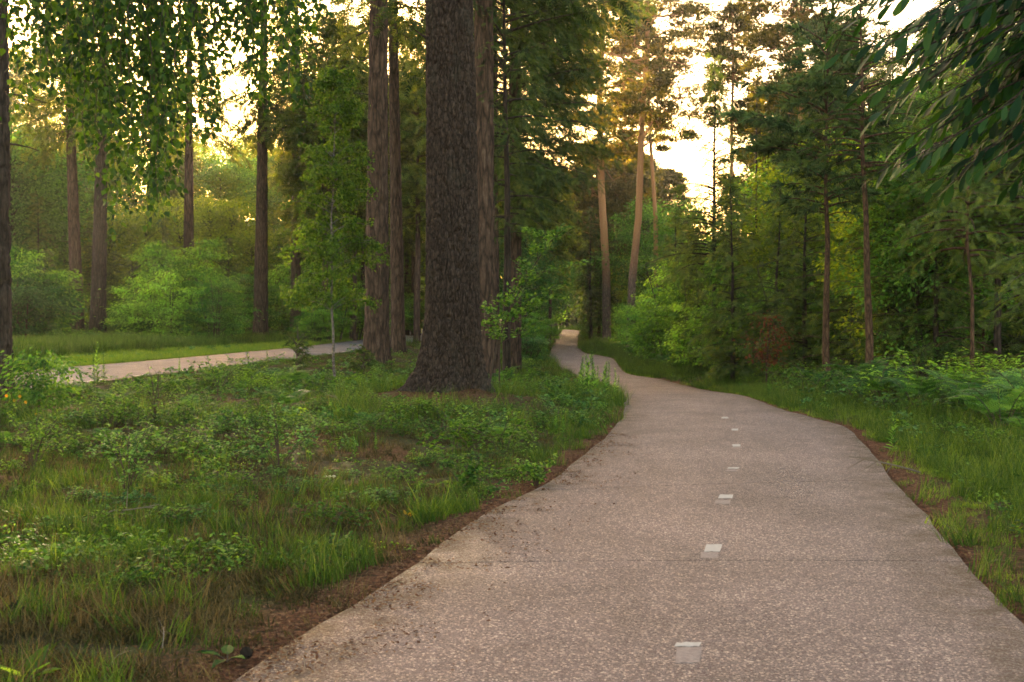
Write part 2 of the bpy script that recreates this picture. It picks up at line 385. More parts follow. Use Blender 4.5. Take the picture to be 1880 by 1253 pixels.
c = coords(nt); n1 = noisetex(nt, c, 1.3, 6, .62); n2 = noisetex(nt, c, 26, 5, .7); n3 = noisetex(nt, c, 5, 5, .65)
col = ramp(nt, n3, [(.3, (.025, .019, .012)), (.5, (.055, .05, .022)), (.7, (.06, .085, .02))])
ndl = ramp(nt, n2, [(.32, (.035, .018, .011)), (.5, (.11, .045, .024)), (.68, (.21, .10, .055))])
a_ = N('ShaderNodeAttribute'); a_.attribute_name = 'tint'
col = mix(nt, col, ndl, a_.outputs['Fac'])
col = mix(nt, col, ramp(nt, n2, [(.3, .45), (.7, 1.5)]), .8, 'MULTIPLY')
p = N('ShaderNodeBsdfPrincipled'); Lk(col, p.inputs['Base Color']); p.inputs['Roughness'].default_value = .95; p.inputs['Specular IOR Level'].default_value = .15
Lk(bump(nt, n2, 1.0, .03), p.inputs['Normal']); o_ = N('ShaderNodeOutputMaterial'); Lk(p.outputs[0], o_.inputs['Surface'])
g = Geo(); g.add(np.stack([Xg, Yg, Zg], -1), Fg, needle.ravel(), 0, True)
tag(g.build('ground', gm), kind='structure')

# ------------------------------------------------------------------ path of cast concrete slabs, and the road
def concrete(name, tones, speck, scale=85):
    m = bpy.data.materials.new(name); nt, N, Lk = nodes(m); c = coords(nt, kind='Object')
    v = N('ShaderNodeTexVoronoi'); v.inputs['Scale'].default_value = scale; Lk(c, v.inputs['Vector'])
    v2 = N('ShaderNodeTexVoronoi'); v2.inputs['Scale'].default_value = scale * 2.3; Lk(c, v2.inputs['Vector'])
    sp = N('ShaderNodeSeparateColor'); Lk(v.outputs['Color'], sp.inputs[0]); sp2 = N('ShaderNodeSeparateColor'); Lk(v2.outputs['Color'], sp2.inputs[0])
    big = noisetex(nt, c, .7, 5, .6); med = noisetex(nt, c, 6, 5, .6)
    col = ramp(nt, sp.outputs[0], [(0, tones[0]), (.55, tones[1]), (.80, tones[2]), (.93, speck), (1, tuple(min(.85, s * 1.25) for s in speck))])
    col = mix(nt, col, ramp(nt, sp2.outputs[1], [(0, .55), (.6, 1.0), (1, 1.5)]), .55, 'MULTIPLY')
    rim = ramp(nt, v.outputs['Distance'], [(.25, 1.0), (.62, .62)]); col = mix(nt, col, rim, .7, 'MULTIPLY')
    col = mix(nt, col, ramp(nt, big, [(.3, .78), (.7, 1.18)]), .9, 'MULTIPLY')
    col = mix(nt, col, ramp(nt, med, [(.3, .85), (.7, 1.12)]), .8, 'MULTIPLY')
    a = N('ShaderNodeAttribute'); a.attribute_name = 'tint'       # dirt carried along the edges
    st = noisetex(nt, coords(nt, (.9, .35, 1)), 1.1, 6, .7, .8); col = mix(nt, col, ramp(nt, st, [(.35, .80), (.5, 1.0), (.72, 1.14)]), .9, 'MULTIPLY')
    f = mix(nt, a.outputs['Fac'], ramp(nt, noisetex(nt, c, 3.5, 6, .7), [(.35, 0.0), (.7, 1.6)]), 1.0, 'MULTIPLY')
    col = mix(nt, col, (.075, .05, .035), f)
    p = N('ShaderNodeBsdfPrincipled'); Lk(col, p.inputs['Base Color'])
    Lk(ramp(nt, sp.outputs[1], [(0, .5), (1, .95)]), p.inputs['Roughness']); p.inputs['Specular IOR Level'].default_value = .28
    Lk(bump(nt, mix(nt, rim, sp.outputs[2], .4), .55, .004), p.inputs['Normal'])
    o = N('ShaderNodeOutputMaterial'); Lk(p.outputs[0], o.inputs['Surface']); return m
M_PATH = concrete('exposed_aggregate_concrete', ((.125, .088, .092), (.185, .133, .138), (.240, .178, .176)), (.50, .39, .34), 112)
M_ROAD = concrete('pale_asphalt', ((.13, .118, .14), (.18, .162, .185), (.22, .20, .22)), (.24, .22, .21), 60)
M_JOINT = plain_mat('joint_sand', (.06, .046, .04), .95)

arc = np.concatenate([[0], np.cumsum(np.linalg.norm(np.diff(PC, axis=0), axis=1))])
def edge_at(s):
    L = np.stack([np.interp(s, arc, LE[:, k]) for k in (0, 1)], -1); R = np.stack([np.interp(s, arc, RE[:, k]) for k in (0, 1)], -1); return L, R
def sheet(g, sa, sb, step, nw, dz, inset=0.0, thick=.0):
    s = np.linspace(sa, sb, max(2, int((sb - sa) / step) + 1)); L, R = edge_at(s)
    wob = lambda P, k: (fbm(P[:, 0] * 1.6, P[:, 1] * 1.6, 0, k, 2) - .5) * .07
    dirn = unit(R - L); L = L + dirn * (inset + wob(L, 31))[:, None]; R = R - dirn * (inset + wob(R, 32))[:, None]
    t = np.linspace(0, 1, nw)[None, :, None]
    P = L[:, None] * (1 - t) + R[:, None] * t
    Z = gz(P[..., 0], P[..., 1]) + dz + .012 * (1 - (2 * t[..., 0] - 1) ** 2)
    d = np.minimum(t[..., 0], 1 - t[..., 0]) * 3.3
    T = np.broadcast_to(1 - sstep(0, .55, d), Z.shape)
    V = np.concatenate([P, Z[..., None]], -1)
    if thick:                                              # sides of the slab
        lo = V.copy(); lo[..., 2] -= thick
        V = np.concatenate([lo[:, :1], V, lo[:, -1:]], 1); T = np.concatenate([T[:, :1], T, T[:, -1:]], 1)
        a, b = V[:1].copy(), V[-1:].copy(); a[..., 2] -= thick; b[..., 2] -= thick
        V = np.concatenate([a, V, b], 0); T = np.concatenate([T[:1], T, T[-1:]], 0)
    k, n = V.shape[:2]
    i = (np.arange(k - 1)[:, None] * n + np.arange(n - 1)[None]).ravel()
    Fc = np.concatenate([np.stack([i, i + 1, i + n + 1], -1), np.stack([i, i + n + 1, i + n], -1)])
    g.add(V, Fc, T.ravel(), 0, False)
g = Geo(); sheet(g, 0, arc[-1], 1.0, 5, -.022)
path = tag(g.build('path', M_JOINT), kind='structure')
s_of_y = lambda Y: float(np.interp(Y, PC[:, 1], arc))
joints = [0.0, s_of_y(2.6), s_of_y(7.0), s_of_y(10.3), s_of_y(14.0), s_of_y(17.9)]
while joints[-1] < arc[-1] - 6: joints.append(joints[-1] + 4.0)
joints.append(arc[-1])
for a, b in zip(joints[:-1], joints[1:]):
    g = Geo(); sheet(g, a + .007, b - .007, .35, 13, .012, 0, .05); g.build('concrete_slab', M_PATH, path)
# the road to the left
g = Geo(); t = np.linspace(0, 1, 9)[None, :, None]; P = RFe[:, None] * (1 - t) + RNe[:, None] * t
Z = gz(P[..., 0], P[..., 1]) + .03 * (1 - (2 * t[..., 0] - 1) ** 2) - .004
d = np.minimum(t[..., 0], 1 - t[..., 0]) * 5.2; V = np.concatenate([P, Z[..., None]], -1)
k, n = V.shape[:2]; i = (np.arange(k - 1)[:, None] * n + np.arange(n - 1)[None]).ravel()
g.add(V, np.concatenate([np.stack([i, i + 1, i + n + 1], -1), np.stack([i, i + n + 1, i + n], -1)]), (1 - sstep(0, .35, d)).ravel() if d.shape == Z.shape else np.broadcast_to(1 - sstep(0, .35, d), Z.shape).ravel(), 0, True)
road = tag(g.build('road', M_ROAD), kind='structure')
M_PAINT = plain_mat('worn_white_paint', (.42, .40, .38), .6, (.62, .60, .57), 30, .002)
arcr = np.concatenate([[0], np.cumsum(np.linalg.norm(np.diff(RNe, axis=0), axis=1))])
for s in np.arange(24, 150, 3.0):                          # edge dashes along the road's near side
    q = np.array([s, s + 1.0]); P = np.stack([np.interp(q, arcr, RNe[:, kk]) for kk in (0, 1)], -1) - np.array([.35, 0])
    g = Geo(); z = gz(P[:, 0], P[:, 1]) + .012
    g.add([[P[0, 0], P[0, 1], z[0]], [P[0, 0] + .12, P[0, 1], z[0]], [P[1, 0] + .12, P[1, 1], z[1]], [P[1, 0], P[1, 1], z[1]]], [[0, 1, 2], [0, 2, 3]])
    g.build('painted_dash', M_PAINT, road)
# white marks down the middle of the path
M_MARK = plain_mat('white_marking_tape', (.34, .32, .33), .7, (.42, .40, .40), 40, .002)
M_MARK2 = plain_mat('worn_marking', (.17, .125, .13), .8, (.28, .235, .23), 60, .002)
def patch(corners, mat, name, lift):
    W = pix([c[0] for c in corners], [c[1] for c in corners]); n = 5; g = Geo()
    u = np.linspace(0, 1, n); A = W[0][None] * (1 - u[:, None]) + W[1][None] * u[:, None]; B = W[3][None] * (1 - u[:, None]) + W[2][None] * u[:, None]
    jit = RS(int(corners[0][0])); A = A + jit.uniform(-.012, .012, A.shape); B = B + jit.uniform(-.012, .012, B.shape)
    P = np.concatenate([A, B]); _, _, f = dist_poly(P[:, 0], P[:, 1], PC)
    Z = gz(P[:, 0], P[:, 1]) + lift
    V = np.concatenate([np.c_[P, Z], np.c_[P, Z - .002]])
    Fc = []
    for q in range(n - 1): Fc += [[q, q + 1, n + q + 1], [q, n + q + 1, n + q], [q + 1, q, 2 * n + q], [q + 1, 2 * n + q, 2 * n + q + 1], [n + q, n + q + 1, 3 * n + q + 1], [n + q, 3 * n + q + 1, 3 * n + q]]
    g.add(V, Fc); return g.build(name, mat, path)
for tp, bt in [([(1238, 1190), (1287, 1190), (1287, 1197), (1238, 1197)], [(1238, 1199), (1288, 1199), (1287, 1227), (1240, 1228)]),
               ([(1294, 1007), (1325, 1007), (1321, 1020), (1289, 1020)], [(1288, 1021), (1322, 1021), (1318, 1032), (1284, 1032)]),
               ([(1320, 914), (1348, 914), (1346, 921), (1318, 921)], [(1316, 924), (1341, 924), (1339, 931), (1313, 931)]),
               ([(1337, 863), (1357, 863), (1356, 865.5), (1336, 865.5)], [(1334, 867), (1354, 867), (1353, 870), (1333, 870)]),
               ([(1345, 820), (1360, 820), (1361, 824), (1344, 824)], [(1343, 825.5), (1362, 825.5), (1362, 827.5), (1343, 827.5)]),
               ([(1342, 791), (1355, 791), (1355, 794), (1342, 794)], None), ([(1324, 769), (1337, 769), (1338, 771.5), (1325, 771.5)], None)]:
    patch(tp, M_MARK, 'white_mark', .0270)
    if bt: patch(bt, M_MARK2, 'worn_mark', .0262)

# ------------------------------------------------------------------ trees: generators
def trunk_mesh(g, cx, rad_of, H, sides=48, dz=.25, fine=0, flare=None, amp=.03, seed=1, fx=7.0, m=0, zmin=-.4):
    """bark relief is real geometry; cx(z) gives the axis, rad_of(z) the radius"""
    z = np.concatenate([np.arange(zmin, fine, .022), np.arange(max(fine, zmin), H, dz), [H]]) if fine > 0 else np.append(np.arange(zmin, H, dz), H)
    th = np.arange(sides) * 2 * math.pi / sides
    Z, TH = np.meshgrid(z, th, indexing='ij'); R = rad_of(Z)
    if flare: R = R + flare(Z, TH)
    ux, uy = np.cos(TH), np.sin(TH); q = fx * np.maximum(R, .05)
    w = fbm(ux * q * .5, uy * q * .5, Z * .9, seed + 5, 2) * 1.2
    f1 = np.abs(noise3(ux * q + w, uy * q + w, Z * 3.2 + w, seed) - .5) * 2
    f2 = np.abs(noise3(ux * q * 2.3 + w, uy * q * 2.3, Z * 8, seed + 3) - .5) * 2
    R = R - amp * (1 - sstep(0, .35, f1)) - amp * .6 * (1 - sstep(0, .4, f2)) + amp * .5 * (fbm(ux * q * 5, uy * q * 5, Z * 14, seed + 8, 2) - .5)
    R = R * (1 + .07 * (fbm(ux * 1.2, uy * 1.2, Z * .35, seed + 9, 2) - .5))
    C = np.array([cx(a) for a in z])
    V = np.stack([C[:, :1] + R * ux, C[:, 1:2] + R * uy, Z], -1)
    k, n = Z.shape; i = np.arange(k - 1)[:, None] * n; j = np.arange(n)[None]; j2 = (j + 1) % n
    A, B, Cc, D = i + j, i + j2, i + n + j2, i + n + j
    Fc = np.concatenate([np.stack([A, B, Cc], -1).reshape(-1, 3), np.stack([A, Cc, D], -1).reshape(-1, 3)])
    g.add(V, Fc, .5, m, True)
straight = lambda z: (0.0, 0.0)
def lean(pts):
    zz, xx = zip(*pts); return lambda z: (float(np.interp(z, zz, xx)), 0.0)

def conifer_crown(gb, gl, H, R, z0, nb, rng, droop=.25, env=lambda t: (1 - t) ** .8, spray=.38, tmpl=T_SPRAY, az=None, cx=straight, tw=1.0, up=.15, hang=.35, width=.75, m=0):
    """whorls of drooping branches, twigs on both sides of each, every twig set with needle sprays"""
    Ps, Ds, Ns = [], [], []
    for i in range(nb):
        t = ((i + rng.rand()) / nb) ** 1.05; z = z0 + (H - z0) * t
        L = max(.25, R * env(t) * rng.uniform(.62, 1.12)); a = rng.uniform(*(az if az else (0, 2 * math.pi)))
        d = np.array([math.cos(a), math.sin(a), 0]); ox = cx(z)
        e = up + .5 * t
        p0 = np.array([ox[0], ox[1], z]); p1 = p0 + d * L * .5 + np.array([0, 0, L * e * .5]); p2 = p0 + d * L + np.array([0, 0, L * (e - droop * (1.3 - t))])
        pts = curve(p0, p1, p2, 6); tube(gb, pts, np.linspace(.014 + L * .011, .004, 6), 4)
        nt_ = max(4, int(L * 6.5 * tw)); s = rng.uniform(.12, 1, nt_); s[-1] = 1
        base = np.stack([np.interp(s, np.linspace(0, 1, 6), pts[:, q]) for q in range(3)], -1)
        side = np.array([-d[1], d[0], 0]); sg = np.where(rng.rand(nt_) < .5, -1, 1)
        tl = L * .40 * (1.05 - s * .75) + .12
        td = unit(d[None] * rng.uniform(.35, .9, (nt_, 1)) + side[None] * (sg * rng.uniform(.4, 1, nt_))[:, None] + np.array([0, 0, -1]) * rng.uniform(0, hang * 1.6, (nt_, 1)))
        td[-1] = unit(d + np.array([0, 0, -.2]))
        for q in range(nt_):
            ns = max(2, int(tl[q] / (spray * .42))); u = (np.arange(ns) + rng.rand(ns) * .5) / ns
            pp = base[q] + td[q] * (u * tl[q])[:, None] + np.array([0, 0, -1]) * (u * u * tl[q] * hang)[:, None]
            dd = td[q] + np.array([0, 0, -.9 * hang]) * u[:, None] + rng.normal(0, .38, (ns, 3))
            Ps.append(pp); Ds.append(dd); Ns.append(np.array([0, 0, 1.0]) + rng.normal(0, .85, (ns, 3)))
    P, D, Nn = np.concatenate(Ps), np.concatenate(Ds), np.concatenate(Ns)
    leaves(gl, P, D, Nn, spray * rng.uniform(.6, 1.25, len(P)), spray * width * rng.uniform(.7, 1.2, len(P)), tmpl, rng, m)

def broad_tree(name, H, R, z0, ncl, npc, lsz, rng, mats, label, cat, trunk_r=.12, spread=.5, droop=.2, stems=1, flat=.6, tmpl=T_DIA, top=.9, group=None):
    """leaf clusters through a lobed crown, each on its own limb"""
    gt, gl = Geo(), Geo()
    u = unit(rng.normal(0, 1, (ncl, 3))); r = rng.rand(ncl) ** .42
    lob = .62 + .62 * fbm(u[:, 0] * 1.7 + 7, u[:, 1] * 1.7, u[:, 2] * 1.7, int(rng.randint(1000)), 2)
    zc = (H + z0) / 2; C = u * (r * lob)[:, None] * np.array([R, R, (H - z0) / 2 * 1.15]) + np.array([0, 0, zc])
    C[:, 2] = np.maximum(C[:, 2], z0 * .8 + .15)
    for s in range(stems):
        tx, ty = (0, 0) if stems == 1 else rng.normal(0, R * .12, 2)
        k = rng.normal(0, H * .012, (7, 2)).cumsum(0); zz = np.linspace(-.2, H * top * (1 if stems == 1 else rng.uniform(.6, 1)), 7)
        pts = np.c_[tx * (1 + np.linspace(0, 2.5, 7) * (stems > 1)) + k[:, 0], ty * (1 + np.linspace(0, 2.5, 7) * (stems > 1)) + k[:, 1], zz]
        tube(gt, pts, trunk_r * np.linspace(1.15, .18, 7), 7)
        mine = C[s::stems]
        for c in mine:
            zb = np.clip(c[2] - np.hypot(c[0], c[1]) * .55, .2 * z0 + .1, zz[-1]); b = np.array([np.interp(zb, zz, pts[:, 0]), np.interp(zb, zz, pts[:, 1]), zb])
            tube(gt, curve(b, (b + c) / 2 + np.array([0, 0, .12 * np.linalg.norm(c - b)]), c, 4), np.linspace(trunk_r * .22 + .004, .004, 4), 3)
    n = ncl * npc; ci = np.repeat(np.arange(ncl), npc); sp = spread * rng.uniform(.6, 1.3, ncl)[ci][:, None]
    off = rng.normal(0, 1, (n, 3)) * sp * np.array([1, 1, flat]); P = C[ci] + off
    D = off * .7 + np.c_[u[ci] [:, :2] * .5, -droop * np.ones(n)] + rng.normal(0, .5, (n, 3)) * sp
    D[:, 2] -= droop * .4
    Nn = np.array([0, 0, 1.0]) + rng.normal(0, .55, (n, 3))
    leaves(gl, P, D, Nn, lsz * rng.uniform(.6, 1.3, n), lsz * .72 * rng.uniform(.6, 1.3, n), tmpl, rng, T=np.clip(rng.rand(n) * .7 + np.repeat(rng.rand(ncl), npc) * .35, 0, 1))
    root = empty(name, label=label, cat=cat, group=group)
    gt.build('trunk' if stems == 1 else 'stem', mats[0], root); gl.build('crown', mats[1], root)
    return root

def spruce(name, H, R, z0, nb, rng, mats, label, cat, spray=.38, droop=.25, tr=.14, tmpl=T_SPRAY, env=None, dead=0, **kw):
    gt, gl = Geo(), Geo(); root = empty(name, label=label, cat=cat)
    k = rng.normal(0, .012 * H ** .5, (8, 2)).cumsum(0); k[0] = 0; zz = np.linspace(-.3, H, 8)
    cx = lambda z: (float(np.interp(z, zz, k[:, 0])), float(np.interp(z, zz, k[:, 1])))
    tube(gt, np.c_[k, zz], tr * np.linspace(1.1, .06, 8), 9)
    conifer_crown(gt, gl, H, R, z0, nb, rng, droop, env or (lambda t: (1 - t) ** .85 * (.75 + .25 * min(1, t * 6))), spray, tmpl, cx=cx, **kw)
    for q in range(dead):                                   # bare dead twigs below the living crown
        z = rng.uniform(.8, z0 + .5); a = rng.rand() * 6.28; L = rng.uniform(.4, 1.5) * R * .5; d = np.array([math.cos(a), math.sin(a), rng.uniform(-.3, .25)])
        b = np.array([*cx(z), z]); tube(gt, curve(b, b + d * L * .5 + np.array([0, 0, .08]), b + d * L + np.array([0, 0, -.12 * L]), 4), np.linspace(.012, .003, 4), 3)
    gt.build('trunk', mats[0], root); gl.build('crown', mats[1], root); return root

def scots_pine(name, H, tr, cx, z0, nbr, rng, label, R=2.6, tuft=.34, mat=None, leafm=None, low=0, sub=5, per=34, arch=None):
    gt, gl = Geo(), Geo(); root = empty(name, label=label, cat='tree')
    trunk_mesh(gt, cx, lambda z: tr * np.clip(1.12 - z / H * .75, .1, 2) + .12 * tr * np.exp(-np.maximum(z, 0) * 2), H, 24, .22, amp=.02, seed=int(rng.randint(99)))
    gb = Geo(); P_, D_ = [], []
    for i in range(nbr):
        t = (i + rng.rand()) / nbr; z = z0 + (H - z0) * t ** .9; a = i * 2.4 + rng.uniform(-.5, .5)
        L = R * rng.uniform(.5, 1.1) * (1 - .55 * t ** 2) * (.6 + .4 * min(1, t * 4)); d = np.array([math.cos(a), math.sin(a), 0])
        o = cx(z); b = np.array([o[0], o[1], z]); kink = rng.normal(0, .12 * L, (6, 3)); kink[0] = 0
        pts = curve(b, b + d * L * .55 + [0, 0, L * rng.uniform(-.15, .25)], b + d * L + [0, 0, L * rng.uniform(0, .45)], 6) + kink
        tube(gt, pts, np.linspace(.035 + L * .012, .008, 6), 5)
        for q in range(sub):
            s = rng.uniform(.35, 1); c0 = np.array([np.interp(s, np.linspace(0, 1, 6), pts[:, w]) for w in range(3)])
            e = unit(d * rng.uniform(.2, 1) + np.array([-d[1], d[0], 0]) * rng.uniform(-1, 1) + [0, 0, rng.uniform(0, .5)]); l = L * rng.uniform(.18, .4)
            tube(gt, curve(c0, c0 + e * l * .5 + rng.normal(0, .06, 3), c0 + e * l, 4), np.linspace(.016, .005, 4), 3)
            n = per; off = rng.normal(0, 1, (n, 3)) * np.array([.46, .46, .17]) * (.6 + .35 * l)
            P_.append(c0 + e * l + off); D_.append(off * [1, 1, .5] + e * .25 + [0, 0, .3] + rng.normal(0, .15, (n, 3)))
    for q in range(low):                                   # bare snags under the crown
        z = rng.uniform(z0 * .5, z0); a = rng.rand() * 6.28; o = cx(z); b = np.array([o[0], o[1], z]); L = rng.uniform(.5, 1.7); d = np.array([math.cos(a), math.sin(a), rng.uniform(-.1, .3)])
        tube(gt, curve(b, b + d * L * .5, b + d * L + rng.normal(0, .15, 3), 4), np.linspace(.025, .006, 4), 3)
    P, D = np.concatenate(P_), np.concatenate(D_)
    leaves(gl, P, D, rng.normal(0, 1, P.shape), tuft * rng.uniform(.7, 1.2, len(P)), tuft * rng.uniform(.7, 1.2, len(P)), T_TUFT_S, rng)
    gt.build('trunk', mat or M_BARK_PINE, root); gl.build('crown', leafm or L_PINE, root); return root

def tall_fir(name, label, px, Y, w_px, seed, lean_px=0.0, crown_z=17.0, H=34.0, sides=56, R=4.0, nb=70, mat=None, amp=.03, fine=0, leafm=None, spray=.55, crown=True, base_dx=0):
    """straight columnar trunk, crown mostly above the frame"""
    rng = RS(seed); x = at(px, Y); r = w_px / F_PX * Y / 2; k = lean_px / F_PX * Y / max(zat(200, Y), 1)
    cx = lambda z: (k * z, 0.0)
    root = empty(name, (x, Y, float(ground_z(x, Y))), label=label, cat='tree')
    gt, gl = Geo(), Geo()
    trunk_mesh(gt, cx, lambda z: r * np.clip(1.02 - z / H * .8, .06, 2) + r * .28 * np.exp(-np.maximum(z, 0) * 1.8), H, sides, .16 if sides > 50 else .3, fine, None, amp, seed)
    if crown: conifer_crown(gt, gl, H, R * 1.15, crown_z - .8, int(nb * 1.7), rng, .45, lambda t: (1 - t) ** .6, spray, T_SPRAY_S, cx=cx, hang=.6, up=.05)
    for q in range(9):
        z = rng.uniform(4, crown_z); a = rng.rand() * 6.28; o = cx(z); d = np.array([math.cos(a), math.sin(a), .1]); b = np.array([o[0], 0, z]) + d * r * .6
        tube(gt, curve(b, b + d * .5, b + d * rng.uniform(.5, 1.1) + [0, 0, -.1], 4), np.linspace(.02, .005, 4), 4)
    gt.build('trunk', mat or M_BARK_FIR, root)
    if crown: gl.build('crown', leafm or L_GOLD, root)
    return root

# ------------------------------------------------------------------ the big fir in the middle
Yb = 21.6; xb = at(826, Yb); rng = RS(5)
big = empty('douglas_fir', (xb, Yb, float(gz(xb, Yb)) + .05), label='huge dark furrowed fir trunk with flared roots standing in the clearing beside the path', cat='tree')
zz_ = [-.5, 0, .25, .6, 1.1, 1.9, 3.2, 5.0, 7.6, 20, 38]; rr_ = [.95, .78, .68, .62, .585, .555, .535, .52, .485, .36, .05]
cxx = [-.06, -.08, -.03, .02, .045, .06, .05, .03, -.01, -.05, -.1]
def flare(Z, TH):
    e = np.exp(-np.maximum(Z, -.3) * 2.1); lobes = .5 + .5 * np.cos(TH * 5 + 1.2 + .8 * np.sin(TH * 2))
    return e * (.34 * lobes + .18 * np.maximum(0, np.cos(TH - 3.35)) ** 3 + .10 * np.maximum(0, np.cos(TH - .1)) ** 6)
g = Geo(); trunk_mesh(g, lambda z: (float(np.interp(z, zz_, cxx)), 0.0), lambda Z: np.interp(Z, zz_, rr_) * .93, 38, 230, .3, 9.0, flare, .045, 11, 17.0)
for z, a, L in ((7.05, 4.55, .34), (6.6, 3.5, .22), (5.2, 5.9, .2)):   # broken snags
    d = np.array([math.cos(a), math.sin(a), .45]); b = np.array([0, 0, z]) + d * .42; tube(g, curve(b, b + d * L * .5, b + d * L + [-.1, 0, .1], 4), [.03, .022, .014, .006], 6)
g.build('trunk', M_BARK_BIG, big)
gl, gb = Geo(), Geo(); conifer_crown(gb, gl, 38, 4.5, 20, 60, rng, .4, lambda t: (1 - t) ** .6, .6, T_SPRAY_S, hang=.5)
gb.build('branch', M_TWIG, big); gl.build('crown', L_DOUG, big)

# ------------------------------------------------------------------ the tall trunks
tall_fir('fir_tree', 'dark rough trunk cut by the left edge of the picture, roses growing at its foot', -12, 18.4, 62, 21, 3, 16, mat=M_BARK_DARK, nb=50, leafm=L_DOUG, fine=5, sides=90, amp=.035)
tall_fir('fir_tree', 'slim straight trunk beyond the road, leftmost of the row there, leaning left', 143, 80, 26, 22, -12, 15.0, H=30, nb=60)
tall_fir('fir_tree', 'darker trunk leaning right, second beyond the road from the left, ferns at its foot', 179, 70, 30, 23, 12, 15.0, H=30, mat=M_BARK_DARK, nb=60)
tall_fir('fir_tree', 'reddish trunk whose foot is hidden by a bright round shrub beyond the road', 346, 86, 23, 24, 3, 16.5, H=31, nb=60)
tall_fir('fir_tree', 'thickest straight reddish trunk beyond the road, standing at the mown verge', 478, 84, 28, 25, 6, 17.0, H=33, nb=60)
tall_fir('fir_tree', 'slimmer reddish trunk beyond the road right of the thickest one', 543, 92, 21, 26, 2, 17.0, H=32, nb=60)
tall_fir('fir_tree', 'stout pale brown trunk left of the huge fir, half screened by the birch sapling', 691, 44, 47, 27, 4, 16.0, H=36, nb=70, sides=80, amp=.04)
tall_fir('fir_tree', 'grey brown trunk standing close beside the stout pale one, left of the huge fir', 731, 58, 27, 28, -6, 17, H=36, nb=70, sides=60)
tall_fir('fir_tree', 'red brown trunk directly behind the right side of the huge fir', 886, 33, 46, 29, 2, 13.5, H=36, nb=60, leafm=L_DOUG, sides=80, spray=.45, amp=.035)
tall_fir('fir_tree', 'pale ridged trunk squeezed between two red brown ones right of the huge fir', 903, 50, 30, 30, 0, 15, H=36, nb=60, leafm=L_DOUG)
t = tall_fir('fir_tree', 'reddish trunk right of the huge fir with dark drooping boughs low on it', 942, 52, 31, 31, 3, 30, H=38, crown=False)
gl, gb = Geo(), Geo(); rng = RS(77)
conifer_crown(gb, gl, 17.5, 5.0, 7.2, 105, rng, .30, lambda t: .55 + .55 * min(1, t * 2.2), .40, T_SPRAY, hang=.55, up=.0, tw=1.25, az=(-1.9, 1.9), m=0)
conifer_crown(gb, gl, 34, 4.2, 15, 60, rng, .40, lambda t: (1 - t) ** .5, .55, T_SPRAY_S, hang=.5, up=.0)
gb.build('branch', M_TWIG, t); gl.build('crown', L_DOUG, t)
tall_fir('fir_tree', 'thin distant trunk seen between the grey brown trunk and the huge fir', 747, 120, 10, 32, 0, 19, H=30, nb=50, sides=20)
tall_fir('fir_tree', 'thin distant trunk just left of the huge fir, farthest of the gap', 767, 130, 9, 33, 0, 19, H=30, nb=50, sides=20)
# boughs that reach forward on the right of the huge fir: a separate young fir behind it
rng = RS(41); t = spruce('fir_tree', 15, 2.7, 4.6, 70, rng, (M_BARK_DARK, L_DOUG), 'young fir with dense dark hanging boughs right behind the huge trunk', 'tree', .30, .2, .13, hang=.6, up=.1, tw=1.2, env=lambda t: (.35 + .85 * min(1, t * 1.6)) * (1 - max(0, t - .55)) )
t.location = (at(930, 34), 34.5, float(gz(at(930, 34), 34)))

# Scots pines right of the path, each built after its own outline
def pine_at(name, Y, pts_px, w, z0_px, top_px, seed, label, R, nbr=26, tuft=.36, **kw):
    x0 = at(pts_px[0][0], Y); zb = float(gz(x0, Y)); P = sorted((zat(py, Y) - zb, at(px, Y) - x0) for px, py in pts_px)
    cx = lean([(-1, P[0][1])] + P); H = zat(top_px, Y) - zb
    t = scots_pine(name, H, w / F_PX * Y / 2, cx, zat(z0_px, Y) - zb, nbr, RS(seed), label, R, tuft, **kw)
    t.location = (x0, Y, zb); return t
pine_at('scots_pine', 118, [(1114, 625), (1113, 500), (1104, 350), (1100, 200), (1106, 40), (1108, -150)], 15, 330, -190, 51, 'scots pine with pale curving trunk standing right beside the path where it narrows', 6.2, 60, low=6, per=60, sub=8, tuft=.5)
pine_at('scots_pine', 92, [(1158, 600), (1160, 520), (1172, 400), (1178, 220), (1188, 80), (1186, -60)], 15, 270, -110, 52, 'scots pine with orange trunk and spreading flat topped boughs, second right of the path', 6.0, 50, per=46, sub=7, low=5)
pine_at('scots_pine', 112, [(1206, 600), (1203, 400), (1192, 235), (1190, 160)], 10, 290, 120, 53, 'thin leaning scots pine behind the one with the spreading boughs', 3.8, 20, per=36)
pine_at('scots_pine', 80, [(1343, 600), (1342, 230), (1345, 110), (1341, 20)], 9, 250, 18, 54, 'small thin scots pine standing alone against the white sky', 2.1, 30, per=26, sub=5, low=3)
pine_at('scots_pine', 70, [(1470, 640), (1468, 200), (1468, 20), (1466, -120)], 12, 210, -170, 55, 'taller scots pine right of the small lone one, its crown leaving the picture', 3.4, 42, per=40, low=3)
pine_at('scots_pine', 66, [(1538, 640), (1530, 200), (1526, 0)], 11, 320, -140, 56, 'scots pine crowded behind the young red barked pine at right', 2.9, 34, per=30, leafm=L_YPINE)
